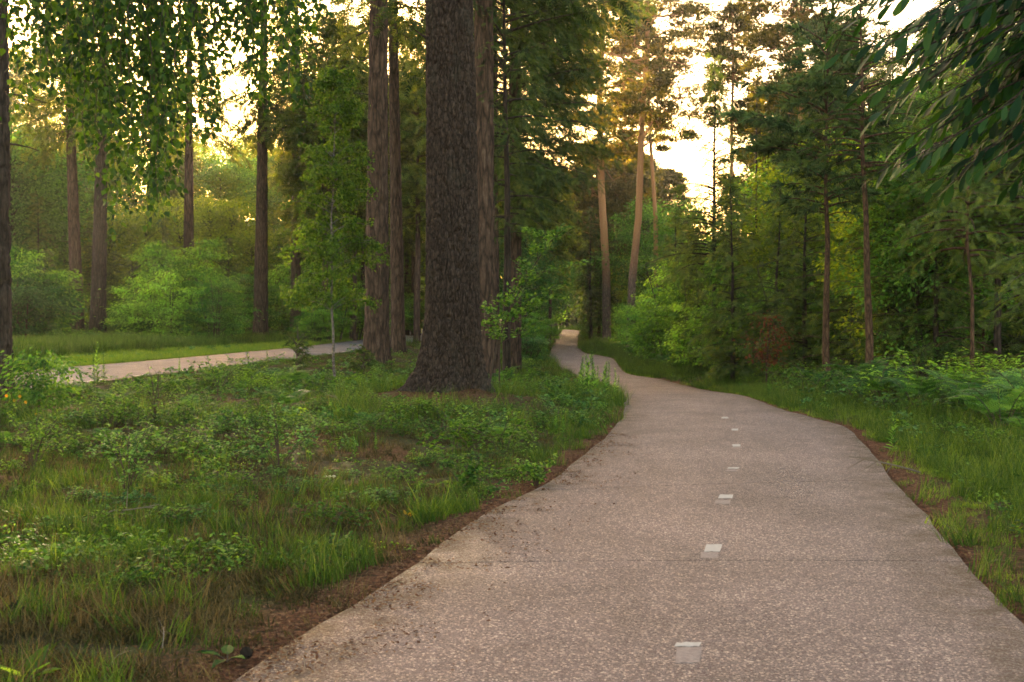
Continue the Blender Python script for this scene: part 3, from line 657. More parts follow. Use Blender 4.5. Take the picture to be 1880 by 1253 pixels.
# young conifers along the right verge
def young(Y, px, base_w, top_py, z0_py, R, seed, label, mats, nb, kinds='spruce', **kw):
    x = at(px, Y); zb = float(ground_z(x, Y)); H = zat(top_py, Y) - zb; z0 = zat(z0_py, Y) - zb
    t = spruce('young_' + kinds, H, R, z0, nb, RS(seed), mats, label, 'tree', tr=base_w / F_PX * Y / 2, **kw)
    t.location = (x, Y, zb); return t
young(50, 1313, 11, 105, 500, 3.1, 61, 'slender spruce with thin bare spire in front of the white sky', (M_BARK_DARK, L_SPRUCE), 150, spray=.36, droop=.3, up=.25, hang=.5, env=lambda t: (1 - t) ** 1.25 * 1.0 + .02, tw=.9)
young(58, 1395, 9, 150, 520, 2.4, 62, 'narrow larch like conifer with wispy top between the two lone pines', (M_BARK_DARK, L_PINE), 80, 'larch', spray=.34, up=.3, hang=.25, env=lambda t: (1 - t) ** 1.3 + .03, tw=.7)
young(29.5, 1522, 14, 50, 400, 2.3, 63, 'young pine with bare reddish stem and thin grey green boughs on the right verge', (M_BARK_RED, L_YPINE), 60, 'pine', spray=.27, up=.35, hang=.1, tmpl=T_TUFT_S, width=1, env=lambda t: .5 + .5 * min(1, 3 * t) - .85 * max(0, t - .35), dead=14)
young(27.5, 1597, 15, -60, 330, 2.0, 64, 'second young pine with reddish stem, just right of the first on the right verge', (M_BARK_RED, L_SPRUCE), 60, 'pine', spray=.3, up=.1, hang=.3, dead=16)
young(31, 1630, 9, 60, 480, 1.7, 65, 'thin dark stemmed spruce behind the two red stemmed young pines', (M_BARK_DARK, L_SPRUCE), 60, spray=.3, dead=14)
young(24.5, 1781, 8, 40, 470, 2.1, 66, 'thin pole with pale orange bark and drooping green boughs near the right edge', (M_BARK_RED, L_SPRUCE), 64, spray=.28, droop=.35, hang=.4, dead=16)
young(28, 1833, 14, -80, 420, 2.6, 67, 'black stemmed spruce in the dark wood at the right edge', (M_BARK_DARK, L_SPRUCE), 70, spray=.32, dead=20)
young(30.5, 1812, 6, 150, 500, 1.5, 68, 'very thin bare pole left of the black stemmed spruce', (M_BARK_RED, L_SPRUCE), 40, spray=.3, dead=12)
young(33, 1722, 12, -40, 440, 2.6, 69, 'dark spruce filling the wood behind the pale orange pole', (M_BARK_DARK, L_SPRUCE), 80, spray=.32, dead=20)
young(27, 1905, 14, -60, 480, 2.6, 70, 'spruce whose trunk stands just outside the right edge, boughs hanging in', (M_BARK_DARK, L_SPRUCE), 80, spray=.3, dead=14, droop=.35)
young(21.5, 1925, 10, 200, 560, 1.9, 71, 'low spruce boughs reaching in at the right edge over the ferns', (M_BARK_DARK, L_SPRUCE), 60, spray=.24, droop=.35, dead=10)

# birch sapling left of the huge fir
def birch_sapling():
    Y = 31.0; x = at(616, Y); zb = float(ground_z(x, Y)); rng = RS(81); H = zat(130, Y) - zb
    root = empty('birch_sapling', (x, Y, zb), label='slender white stemmed birch sapling in front of the road, bright small leaves', cat='tree')
    gt, gl = Geo(), Geo(); zz = np.linspace(-.2, H, 12); k = rng.normal(0, .035, (12, 2)).cumsum(0); k[0] = 0
    pts = np.c_[k, zz]; tube(gt, pts, np.linspace(.042, .005, 12), 8)
    P, D = [], []
    for i in range(96):
        t = rng.rand() ** .9; z = H * (.2 + .79 * t); L = (1.6 - 1.15 * t) * rng.uniform(.55, 1.15); a = rng.rand() * 6.28
        d = np.array([math.cos(a), math.sin(a), .45]); b = np.array([np.interp(z, zz, k[:, 0]), np.interp(z, zz, k[:, 1]), z])
        c = curve(b, b + d * L * .6 + [0, 0, .15], b + d * L + [0, 0, -.25 * L], 6); tube(gt, c, np.linspace(.012, .003, 6), 4)
        for q in range(9):
            s = rng.uniform(.2, 1); c0 = np.array([np.interp(s, np.linspace(0, 1, 6), c[:, w]) for w in range(3)])
            n = int(rng.randint(16, 30)); tl = rng.uniform(.15, .42); e = unit(rng.normal(0, 1, 3) + [0, 0, -.5] + d)
            u = rng.rand(n, 1); P.append(c0 + e * tl * u + [0, 0, -.12] * u * u + rng.normal(0, .045, (n, 3))); D.append(e * .5 + [0, 0, -.55] + rng.normal(0, .5, (n, 3)))
    P, D = np.concatenate(P), np.concatenate(D)
    leaves(gl, P, D, np.array([0, 0, 1.]) + rng.normal(0, .7, P.shape),   .085 * rng.uniform(.7, 1.2, len(P)), .065 * rng.uniform(.7, 1.2, len(P)), T_DIA, rng)
    gt.build('trunk', M_BARK_BIRCH, root); gl.build('crown', L_BIRCH2, root)
birch_sapling()
# oak sapling right of the huge fir: tiered bright leaves
def oak_sapling():
    Y = 24.5; x = at(905, Y); zb = float(ground_z(x, Y)); rng = RS(83)
    root = empty('oak_sapling', (x, Y, zb), label='young oak with tiers of bright lobed leaves just right of the huge fir', cat='tree')
    gt, gl = Geo(), Geo()
    tips = [(1080, 480, .3), (1030, 520, .2), (1025, 545, 0), (985, 455, -.2), (1015, 430, .3), (1045, 415, .1), (960, 475, .5), (975, 500, -.5), (925, 545, -.6), (950, 530, .5), (900, 590, -.5), (915, 605, .4), (960, 560, 0), (1000, 585, .3), (990, 555, -.4), (935, 575, .2), (890, 560, .5), (965, 420, .2)]
    main = curve([-.1, 0, -.1], [.0, 0, 1.6], [at(1010, Y) - x, .1, zat(445, Y) - zb], 10); tube(gt, main, np.linspace(.03, .006, 10), 6)
    main2 = curve([.15, .1, -.1], [.1, 0, 1.0], [at(925, Y) - x, .4, zat(560, Y) - zb], 6); tube(gt, main2, np.linspace(.02, .005, 6), 5)
    P, D = [], []
    for px, py, dy in tips:
        tip = np.array([at(px, Y) - x, dy, zat(py, Y) - zb]); k = int(np.clip(np.interp(tip[2] - .25, main[:, 2], np.arange(10)), 1, 9)); b = main[k]
        c = curve(b, (b + tip) / 2 + [0, 0, .05], tip, 6); tube(gt, c, np.linspace(.01, .003, 6), 4)
        n = 95; s = rng.uniform(.25, 1.03, n); base = np.stack([np.interp(s, np.linspace(0, 1, 6), c[:, w]) for w in range(3)], -1)
        P.append(base + rng.normal(0, 1, (n, 3)) * [.11, .16, .03]); D.append(unit(tip - b) * .6 + rng.normal(0, .6, (n, 3)) * [1, 1, .25])
    P, D = np.concatenate(P), np.concatenate(D)
    leaves(gl, P, D, np.array([0, 0, 1.]) + rng.normal(0, .3, P.shape), .10 * rng.uniform(.6, 1.2, len(P)), .062 * rng.uniform(.7, 1.2, len(P)), T_LEAF, rng)
    gt.build('stem', M_TWIG, root); gl.build('crown', L_COVER, root)
oak_sapling()

# ------------------------------------------------------------------ backdrop woods: copies of a few tree shapes
W1, W2 = (M_BARK_DARK, L_BROAD), (M_BARK_DARK, L_LIGHT)
lab = 'x'
BROAD = [broad_tree('broadleaf_tree', 14, 4.6, 2.2, 150, 95, .24, RS(101), W1, lab, 'tree', .2, .62),
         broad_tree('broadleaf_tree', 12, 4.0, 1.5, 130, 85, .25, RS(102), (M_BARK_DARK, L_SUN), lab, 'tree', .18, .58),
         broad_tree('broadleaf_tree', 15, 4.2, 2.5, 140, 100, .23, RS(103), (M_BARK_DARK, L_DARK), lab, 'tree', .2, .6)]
BUSH = [broad_tree('shrub', 3.4, 1.8, .25, 80, 80, .14, RS(111), (M_TWIG, L_LIGHT), lab, 'shrub', .05, .27, stems=4, flat=.3),
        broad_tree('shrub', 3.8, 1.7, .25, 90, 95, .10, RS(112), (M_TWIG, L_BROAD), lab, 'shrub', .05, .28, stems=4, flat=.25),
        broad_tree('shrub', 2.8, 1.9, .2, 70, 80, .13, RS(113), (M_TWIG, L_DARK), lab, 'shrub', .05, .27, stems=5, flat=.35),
        broad_tree('shrub', 5.2, 1.7, .4, 95, 75, .15, RS(114), (M_TWIG, L_LIGHT), lab, 'shrub', .06, .28, stems=3, flat=.3, droop=.3)]
SPR = [spruce('spruce_tree', 13, 2.9, 1.0, 120, RS(121), (M_BARK_DARK, L_SPRUCE), lab, 'tree', .5, .3, .16, T_SPRAY_S),
       spruce('spruce_tree', 11, 2.5, 1.2, 100, RS(122), (M_BARK_DARK, L_SPRUCE), lab, 'tree', .45, .35, .14, T_SPRAY_S, hang=.5)]
DARKFIR = spruce('dark_fir', 16, 3.0, 3.2, 110, RS(123), (M_BARK_DARK, L_DOUG), lab, 'tree', .55, .4, .2, T_SPRAY_S, hang=.6, dead=30)
GOLDFIR = spruce('backlit_fir', 24, 4.2, 9.0, 150, RS(124), (M_BARK_FIR, L_GOLD), lab, 'tree', .75, .4, .26, T_SPRAY_S, hang=.5, env=lambda t: .55 + .5 * min(1, t * 2) - .6 * max(0, t - .4))
LAND = [(10, 'the left edge trunk'), (143, 'the leftmost slim trunk'), (179, 'the darker leaning trunk'), (346, 'the hidden foot trunk'), (478, 'the thickest far trunk'),
        (543, 'the slimmer far trunk'), (616, 'the birch sapling'), (700, 'the stout pale trunk'), (826, 'the huge fir'), (942, 'the low boughed trunk'), (1040, 'the path end'),
        (1113, 'the pale path pine'), (1170, 'the spreading pine'), (1250, 'the white sky gap'), (1313, 'the thin spired spruce'), (1405, 'the copper bush'), (1522, 'the first red stem'),
        (1597, 'the second red stem'), (1700, 'the right dark wood'), (1781, 'the orange pole'), (1850, 'the black stemmed spruce')]
SEEN = {}
def where(desc, X, Y, depth=True):
    px = CX + X / Y * F_PX
    if px < -20: rel = 'past the left picture edge'
    elif px > 1900: rel = 'past the right picture edge'
    else:
        lx, nm = min(LAND, key=lambda l: abs(l[0] - px)); dxx = px - lx
        rel = ('in line with ' if abs(dxx) < 9 else 'left of ' if dxx < 0 else 'right of ') + nm
    s = f'{desc} {rel}'; n = SEEN.get(s, 0); SEEN[s] = n + 1
    return s
def plant(proto, px, Y, sc, seed, desc, group, dz=0, tall=None):
    X = at(px, Y); r = RS(seed); s = sc if tall is None else (sc, sc, tall)
    o = put(proto, (X, Y, float(gz(X, Y)) + dz), r.rand() * 6.28, s, where(desc, X, Y), group); return o

# shrubs and trees beyond the road
rng = RS(200)
for px, Y, k, s in [(35, 62, 2, 1.5), (70, 66, 1, 1.25), (250, 70, 2, .9), (262, 66, 0, 1.15), (310, 64, 0, 1.2), (352, 66, 3, .95), (395, 64, 1, 1.1), (412, 70, 3, .8), (430, 96, 2, 1.2), (512, 96, 3, 1.15), (585, 76, 0, .8), (575, 80, 1, 1.2),
                    (610, 84, 3, 1.2), (650, 90, 0, 1.3), (212, 92, 0, 1.2), (110, 92, 3, 1.1), (60, 74, 0, 1.7), (290, 74, 3, 1.25), (375, 76, 3, 1.3), (460, 88, 1, 1.5), (560, 95, 0, 1.8), (-30, 64, 1, 1.7), (700, 100, 1, 1.4), (755, 115, 0, 1.2)]:
    plant(BUSH[k], px, Y, s, int(px) + 999, ['bright round shrub beyond the road', 'layered green shrub beyond the road', 'low dark shrub beyond the road', 'tall airy light green shrub beyond the road'][k], 'shrubs beyond the road')
for px, Y, k, s in [(20, 84, 2, 1.05), (70, 92, 0, 1.15), (120, 100, 2, 1.0), (210, 96, 1, .85), (270, 100, 1, .9), (320, 105, 1, .95), (375, 108, 1, .95), (425, 112, 1, .95), (455, 104, 1, .72), (520, 110, 1, .8), (580, 112, 0, .9), (620, 108, 1, .85), (660, 116, 0, 1.0),
                    (15, 118, 0, 1.3), (90, 125, 1, 1.3), (170, 125, 0, 1.25), (240, 130, 2, 1.1), (300, 135, 1, 1.1), (350, 140, 0, 1.1), (400, 140, 1, .95), (440, 145, 0, .95), (490, 148, 1, .9), (470, 165, 0, 1.05), (508, 172, 1, 1.0), (450, 176, 1, 1.1), (488, 160, 0, .9), (540, 150, 0, .9), (590, 142, 1, .95), (640, 150, 0, 1.1), (700, 150, 0, 1.3), (750, 145, 1, 1.2),  # trees around the thickest trunk added to close a gap the sun leaked through
                    (-40, 100, 0, 1.3), (50, 165, 0, 1.1), (130, 170, 2, 1.1), (220, 175, 0, 1.0), (310, 180, 2, 1.0), (370, 185, 0, 1.0), (430, 188, 2, .9), (500, 190, 0, .85), (560, 190, 2, .95), (620, 185, 0, 1.2), (680, 190, 2, 1.4), (740, 185, 0, 1.4), (800, 180, 2, 1.4)]:
    plant(BROAD[k], px, Y, s, int(px) + int(Y), ['round green tree on the rise', 'sunlit yellow green tree on the rise', 'dark green tree on the rise'][k] + (' in front' if Y < 118 else ' midway' if Y < 160 else ' at top'), 'broadleaf trees on the rise beyond the road')
for px, Y, s in [(245, 78, .62), (300, 84, .7), (415, 92, .75), (180, 88, .9), (70, 80, .8), (560, 104, 1.0), (650, 120, 1.0), (500, 118, .8), (770, 120, 1.15), (720, 128, 1.2)]:
    plant(SPR[int(px) % 2], px, Y, s, int(px) + 7, 'dark spruce among the shrubs beyond the road', 'spruces beyond the road')
for px, Y, s in [(-20, 135, 1.1), (60, 140, 1.05), (580, 125, 1.0), (640, 130, 1.05), (690, 118, 1.0), (762, 118, 1.05), (800, 130, 1.1), (870, 120, 1.0), (925, 135, 1.0), (985, 150, .9), (1008, 96, .62)]:
    plant(GOLDFIR, px, Y, s, int(px) + 17, 'tall backlit fir with golden green boughs', 'tall backlit firs')
# woods closing the view at the end of the path
for px, Y, k, s in [(965, 90, 2, .72), (985, 110, 2, .85), (1000, 150, 0, .95), (1090, 140, 0, .9), (1135, 132, 1, .85), (1165, 128, 1, .8), (1190, 120, 0, 1.1), (1230, 120, 1, 1.0), (1265, 112, 0, 1.05), (1120, 150, 1, 1.1), (1200, 150, 1, 1.3), (1240, 160, 0, 1.15), (1290, 150, 1, 1.1), (930, 105, 0, .9), (960, 130, 2, 1.1)]:
    plant(BROAD[k], px, Y, s, int(px) + 3, ['mid green tree', 'light green tree', 'dark leafy tree'][k] + ' behind the path', 'trees closing the view behind the path')
for px, Y, s in [(1085, 120, .9), (1100, 128, 1.0), (1080, 165, 1.15), (1012, 190, 1.15), (1022, 215, 1.3), (1040, 222, 1.35), (1060, 214, 1.3), (1000, 205, 1.3), (1075, 205, 1.2), (985, 190, 1.3), (1050, 245, 1.5), (1020, 250, 1.5), (1030, 232, 1.4), (1095, 230, 1.4), (1120, 200, 1.2), (1150, 190, 1.2), (1190, 200, 1.2), (960, 215, 1.4), (930, 200, 1.3), (1010, 270, 1.6), (1070, 270, 1.6), (800, 235, 1.5), (830, 225, 1.5), (855, 240, 1.6), (880, 222, 1.5), (905, 232, 1.5), (840, 205, 1.4), (870, 200, 1.4), (872, 185, 1.0), (883, 165, .95), (898, 150, .9), (846, 200, 1.2), (905, 175, 1.0)]:  # last firs, around the huge trunk, added to keep sun off the path crest
    plant(DARKFIR, px, Y, s, int(px) + 5, 'dark fir where the path ends' if Y > 150 else 'dark drooping fir near the narrow path', 'dark firs at the end of the path')
for px, Y, s in [(1000, 236, 1.5), (1018, 242, 1.4), (1034, 238, 1.5), (1050, 244, 1.4), (1066, 238, 1.5), (1084, 246, 1.5), (985, 240, 1.5), (1025, 262, 1.7), (1045, 262, 1.7), (1100, 250, 1.6), (965, 240, 1.6), (1078, 200, .8), (990, 290, 2.0), (1015, 300, 2.0), (1040, 295, 2.0), (1065, 300, 2.0), (1090, 290, 2.0)]:
    plant(SPR[0], px, Y, s, int(px) + 77, 'dark low boughed spruce closing the path', 'spruces behind the path crest')
for px, Y, s in [(165, 112, .95), (310, 124, .9), (575, 104, .9), (615, 112, 1.0), (665, 106, 1.0), (735, 104, .95), (590, 92, .8), (600, 80, .95), (648, 88, 1.0), (765, 84, .95), (960, 120, .8), (905, 100, .9), (600, 118, 1.1)]:
    plant(GOLDFIR, px, Y, s, int(px) + 19, 'backlit fir rising over the left wood', 'tall backlit firs over the left wood')
for px, Y, s in [(1450, 84, 1.15), (1500, 78, 1.1), (1545, 72, 1.05), (1590, 66, 1.0), (1640, 62, 1.0), (1700, 56, .95), (1760, 50, .9), (1830, 48, .9), (1900, 44, .9), (1420, 100, 1.0)]:
    plant(DARKFIR, px, Y, s * 1.15, int(px) + 23, 'tall fir behind the right wood', 'tall firs in the right wood')
PB = scots_pine('scots_pine', 21, .24, lambda z: (.25 * math.sin(z * .25), 0.0), 8.5, 44, RS(57), lab, 3.9, .46, sub=7, per=44)
for px, Y, s in [(1092, 158, 1.0), (1084, 128, .95), (1142, 132, 1.05), (1222, 150, 1.0), (1432, 92, 1.0), (1020, 165, 1.1), (1165, 160, 1.15), (1500, 88, 1.0)]:
    plant(PB, px, Y, s, int(px) + 87, 'background scots pine against the glow', 'background scots pines')
# right of the path, middle distance
for px, Y, k, s in [(1225, 60, 0, 1.15), (1262, 56, 3, 1.0), (1205, 72, 1, 1.2), (1300, 52, 0, 1.1), (1340, 48, 3, .95), (1375, 46, 1, 1.0), (1430, 44, 0, 1.15), (1470, 42, 3, .95), (1500, 44, 1, 1.2), (1550, 42, 0, 1.1), (1245, 72, 3, 1.3), (1290, 66, 0, 1.6), (1350, 62, 3, 1.3), (1410, 58, 1, 1.5), (1460, 54, 0, 1.5), (1172, 84, 1, 1.1), (1172, 96, 0, 1.3), (1090, 128, 2, 1.0), (1140, 130, 0, 1.6), (975, 75, 1, .8), (990, 92, 0, .9), (1000, 118, 1, 1.0), (960, 62, 2, .8), (1640, 42, 2, 1.4), (1590, 46, 1, 1.5)]:
    plant(BUSH[k], px, Y, s, int(px) + 31, ['bright leafy bush', 'layered green bush', 'low dark bush', 'tall light bush'][k] + (' right of the path' if px > 1010 else ' left of the path'), 'bushes along the path')
for px, Y, k, s in [(1240, 74, 0, .75), (1345, 44, 0, .62), (1420, 40, 1, .66), (1478, 37, 0, .6), (1560, 35, 1, .62), (1655, 31, 0, .56), (1725, 29, 1, .6), (1285, 52, 1, .62), (1330, 74, 1, 1.05), (1375, 86, 0, 1.15), (1430, 70, 1, 1.15), (1490, 64, 0, 1.1), (1555, 56, 1, 1.05), (1610, 52, 0, 1.1), (1400, 110, 1, 1.3), (1460, 95, 0, 1.4), (1670, 48, 1, 1.1), (1740, 44, 0, 1.2), (1800, 46, 1, 1.3), (1870, 42, 0, 1.2), (1560, 80, 0, 1.5), (1650, 72, 1, 1.6), (1760, 66, 0, 1.6), (1850, 62, 1, 1.6), (1260, 96, 1, 1.0), (1930, 36, 0, 1.2), (1980, 30, 1, 1.2)]:
    plant(SPR[k], px, Y, s, int(px) + 41, 'green spruce in the right wood' if Y < 70 else 'far spruce in the right wood', 'spruces right of the path')
for px, Y, k, s in [(1500, 52, 1, .9), (1430, 62, 0, .8), (1580, 60, 0, .95), (1650, 56, 2, .85), (1700, 40, 2, .75), (1800, 38, 0, .8), (1470, 48, 1, .62), (1760, 52, 0, 1.0), (1900, 44, 2, 1.0), (1640, 33, 1, .52), (1700, 30, 0, .5)]:
    plant(BROAD[k], px, Y, s, int(px) + 43, ['green beech', 'light green beech', 'dark leafy tree'][k] + ' in the right wood', 'broadleaf trees right of the path')
# copper bush
cb = broad_tree('copper_beech_sapling', 2.2, .7, .6, 34, 18, .09, RS(131), (M_TWIG, L_RED), 'small bush with coppery red dead leaves on the right verge', 'shrub', .03, .16, flat=.8)
cb.location = (at(1408, 33), 33, float(gz(at(1408, 33), 33)))

# ------------------------------------------------------------------ ground cover: grass, moss, small leaves (nobody could count it)
def blades(n, h, w, r, rng, bend=.5, mats_T=None):
    g = Geo(); a = rng.rand(n) * 6.28; rr = r * np.sqrt(rng.rand(n)); B = np.c_[np.cos(a) * rr, np.sin(a) * rr, np.full(n, -.02)]
    d = rng.rand(n) * 6.28; hh = h * rng.uniform(.5, 1.15, n); be = hh * bend * rng.uniform(.1, 1.2, n); D = np.c_[np.cos(d), np.sin(d), np.zeros(n)]
    S = np.c_[-np.sin(d), np.cos(d), np.zeros(n)] * w
    up = np.array([0, 0, 1.0]); m1 = B + up * (hh * .5)[:, None] + D * (be * .25)[:, None]; tp = B + up * (hh * .95)[:, None] + D * be[:, None]
    V = np.stack([B - S, B + S, m1 + S * .8, m1 - S * .8, tp], 1)
    F0 = np.array([[0, 1, 2], [0, 2, 3], [3, 2, 4]]); Fc = F0[None] + (np.arange(n) * 5)[:, None, None]
    g.add(V.reshape(-1, 3), Fc.reshape(-1, 3), np.repeat(rng.rand(n), 5)); return g
def leafy(n, h, r, lsz, rng, tri=1, tmpl=T_LEAF):
    g = Geo(); P = np.c_[rng.normal(0, r * .6, (n, 2)), rng.uniform(.02, h, n)]
    P = np.repeat(P, tri, 0) + (rng.normal(0, .006, (n * tri, 3)) if tri > 1 else 0); N0 = len(P)
    a = np.repeat(rng.rand(n) * 6.28, tri) + np.tile(np.linspace(-1.3, 1.3, tri) if tri > 1 else [0], n)
    D = np.c_[np.cos(a), np.sin(a), rng.uniform(-.5, .25, N0)]
    leaves(g, P, D, np.array([0, 0, 1.]) + rng.normal(0, .35, (N0, 3)), lsz * rng.uniform(.6, 1.2, N0), lsz * .7 * rng.uniform(.7, 1.2, N0), tmpl, rng)
    return g
def proto_coll(name, items):
    c = bpy.data.collections.new(name)
    for i, (g, mat) in enumerate(items):
        o = bpy.data.objects.new(f'{name}_{chr(97 + i)}', g.mesh(name + '_blades', mat)); c.objects.link(o)
    return c
def scatter(name, coll, P, idx, sc, rng, tilt=.25):
    """real geometry set on points by geometry nodes; one object of kind stuff"""
    me = bpy.data.meshes.new(name); me.vertices.add(len(P)); me.vertices.foreach_set('co', np.asarray(P, np.float32).ravel())
    for nm, ty, val in (('pick', 'INT', np.asarray(idx, np.int32)), ('size', 'FLOAT', np.asarray(sc, np.float32))):
        at_ = me.attributes.new(nm, ty, 'POINT'); at_.data.foreach_set('value', val)
    at_ = me.attributes.new('turn', 'FLOAT_VECTOR', 'POINT'); at_.data.foreach_set('vector', np.c_[rng.normal(0, tilt, (len(P), 2)), rng.rand(len(P)) * 6.28].astype(np.float32).ravel())
    o = link(name, me); tag(o, kind='stuff')
    ng = bpy.data.node_groups.new(name, 'GeometryNodeTree'); ng.interface.new_socket('Geometry', in_out='INPUT', socket_type='NodeSocketGeometry'); ng.interface.new_socket('Geometry', in_out='OUTPUT', socket_type='NodeSocketGeometry')
    nn, lk = ng.nodes.new, ng.links.new; gi, go = nn('NodeGroupInput'), nn('NodeGroupOutput')
    iop = nn('GeometryNodeInstanceOnPoints'); ci = nn('GeometryNodeCollectionInfo'); ci.inputs['Collection'].default_value = coll
    ci.inputs['Separate Children'].default_value = True; ci.inputs['Reset Children'].default_value = True
    def att(nm, ty):
        a = nn('GeometryNodeInputNamedAttribute'); a.data_type = ty; a.inputs['Name'].default_value = nm; return a.outputs['Attribute']
    lk(gi.outputs[0], iop.inputs['Points']); lk(ci.outputs[0], iop.inputs['Instance']); iop.inputs['Pick Instance'].default_value = True
    lk(att('pick', 'INT'), iop.inputs['Instance Index'])
    er = nn('FunctionNodeEulerToRotation'); lk(att('turn', 'FLOAT_VECTOR'), er.inputs[0]); lk(er.outputs[0], iop.inputs['Rotation'])
    lk(att('size', 'FLOAT'), iop.inputs['Scale']); lk(iop.outputs[0], go.inputs[0])
    md = o.modifiers.new('scatter', 'NODES'); md.node_group = ng; return o

rng = RS(300)
M_MOSS = leaf_mat('moss_tufts', (.035, .032, .012), (.065, .055, .02), (.11, .085, .035), .2, (1.2, 1.2, .6), .8, .1, .3)
GR = proto_coll('grass_tuft', [(blades(34, .13, .0022, .10, rng), L_GRASS), (blades(36, .24, .0026, .11, rng, .6), L_GRASS), (blades(34, .36, .003, .12, rng, .7), L_GRASS),
                               (blades(26, .17, .0016, .12, rng, .9), L_DRY), (blades(30, .07, .002, .12, rng, 1.2), L_DRY), (blades(60, .045, .003, .11, rng, .8), M_MOSS), (blades(60, .09, .003, .16, rng, .8), L_MOWN)])
CV = proto_coll('cover_tuft', [(leafy(26, .09, .13, .038, rng), L_COVER), (leafy(16, .16, .14, .05, rng, 3), L_COVER), (leafy(30, .06, .14, .025, rng, tmpl=T_DIA), L_LIGHT), (leafy(20, .22, .14, .055, rng, 3), L_DARK)])
def cand(n, y0, y1, x0, x1, pw=1.0):
    """random ground points, thinning with distance"""
    u = rng.rand(n); Y = (y0 ** (1 - pw) + u * (y1 ** (1 - pw) - y0 ** (1 - pw))) ** (1 / (1 - pw)) if pw != 1 else y0 * (y1 / y0) ** u
    return x0 + (x1 - x0) * rng.rand(n), Y
Xs, Ys = [], []
for n, y0, y1, s0, s1 in ((46000, 3.6, 45, -.50, .50), (26000, 20, 110, -.50, .45), (30000, 30.001, 150, -.46, -.08), (26000, 50.001, 230, -.06, .16)):
    u = rng.rand(n); Y = y0 * (y1 / y0) ** u if y1 < 50 else (1 / (1 / y0 - u * (1 / y0 - 1 / y1))); X = (s0 + (s1 - s0) * rng.rand(n)) * Y * 1.06 + rng.normal(0, .3, n); Xs.append(X); Ys.append(Y)
X, Y = np.concatenate(Xs), np.concatenate(Ys)
pg, ps = path_gap(X, Y); rg, rs = road_gap(X, Y)
ok = (pg > .03) & (rg > .03); X, Y, pg, ps, rg, rs = (a[ok] for a in (X, Y, pg, ps, rg, rs)); Z = ground_z(X, Y, pg, rg)
pxl = CX + X / Y * F_PX; left = (ps > 0) & (X > np.interp(Y, RC[:, 1], RC[:, 0])); right = ps < 0; beyond = ~left & ~right
lush = fbm(X * .55, Y * .55, 0, 61, 3); fine_ = fbm(X * 2.2, Y * 2.2, 0, 62, 2)
dbig = np.hypot(X - bigx, (Y - bigy + .7) * .8)
k = rng.rand(len(X)); kind = np.full(len(X), -1); size = rng.uniform(.7, 1.3, len(X))
# between path and road: moss and dry stalks near the camera, patches of green, green fringe at the path
nearb = sstep(9.0, 5.0, Y + 1.2 * (X < -2)); green = np.clip(lush * 3.0 - 1.4 - .35 * nearb + .12 * sstep(9, 14, Y), 0, 1)
kind[left] = np.where(k < .07 + .5 * green, np.where(fine_ > .56, 1, 0), np.where(k < .50 + .2 * green, np.where(rng.rand(len(X)) < .3, 3, 4), 5))[left]
thin = left & (rng.rand(len(X)) < .38 + .3 * nearb * (fine_ < .5)) & (kind != 5); kind[thin] = -1; size[left & (kind == 1)] *= .8
fr = left & (pg < .45) & (pg > .1) & (lush > .50) & (Y > 6.3) & (rng.rand(len(X)) < .7); kind[fr] = np.where(rng.rand(len(X)) < .7, 0, 1)[fr]
bare = left & (((pg < .45 * (1.3 - lush)) & (fine_ > .36)) | (dbig < 2.1) | ((lush < .46) & (fine_ < .52))) & (rng.rand(len(X)) < .85); kind[bare] = -1
tallg = left & (Y > 15) & (rng.rand(len(X)) < .12) & (lush > .5); kind[tallg] = 2
# right verge: bright grass, soil strip against the slab
kind[right] = np.where(k < .42, 1, np.where(k < .56, 2, np.where(k < .82, 6, 0)))[right]; size[right & (pg < 1.2)] *= .75
strip = right & (pg < .16 + 1.25 * sstep(17, 6, Y) * fine_) & (rng.rand(len(X)) < .9); kind[strip] = -1
deep = right & (pg > 3.2) & (Y < 40) & (rng.rand(len(X)) < .75); kind[deep] = -1
# beyond the road: mown strip then longer growth
kind[beyond] = np.where(rg < 2.6, 6, np.where(rng.rand(len(X)) < .5, 6, 2))[beyond]; size[beyond] *= 1.25
size[Y > 40] *= 1.7; size[Y > 100] *= 1.6; lowg = left & (X < -3.2) & (Y > 17) & (Y < 62); kind[lowg & (kind == 2)] = 0; size[lowg] *= .6
u = kind >= 0
scatter('grass', GR, np.c_[X, Y, Z][u], kind[u], size[u], rng)
# small leafy cover
n = 30000; u = rng.rand(n); Yc = 3.8 * (60 / 3.8) ** u; Xc = rng.uniform(-.5, .5, n) * Yc * 1.06
pg, ps = path_gap(Xc, Yc); rg, rs = road_gap(Xc, Yc); lu = fbm(Xc * .7, Yc * .7, 0, 71, 3); db = np.hypot(Xc - bigx, (Yc - bigy + .7) * .8)
left = (ps > 0) & (Xc > np.interp(Yc, RC[:, 1], RC[:, 0]))
want = np.where(left, np.clip((lu - .55) * 4 + .18 * sstep(8, 14, Yc) + .35 * sstep(15, 24, Yc), 0, 1) * sstep(.1, .5, pg), np.where(pg > 2.4, .9, .12 * (pg > .5))) * (rg > .2) * (pg > .08) * (db > 1.7)
want = np.where(rg < 2.5, want * .6, want)
u = rng.rand(n) < want; kk = rng.randint(0, 4, n); kk = np.where((Yc < 12) & (kk == 3), 0, kk)
scatter('ground_cover', CV, np.c_[Xc, Yc, ground_z(Xc, Yc, pg, rg)][u], kk[u], rng.uniform(.6, 1.2, n)[u] * np.where(Yc > 20, 1.35, 1)[u] * np.where(left & (Yc < 15), .75, 1)[u], rng)
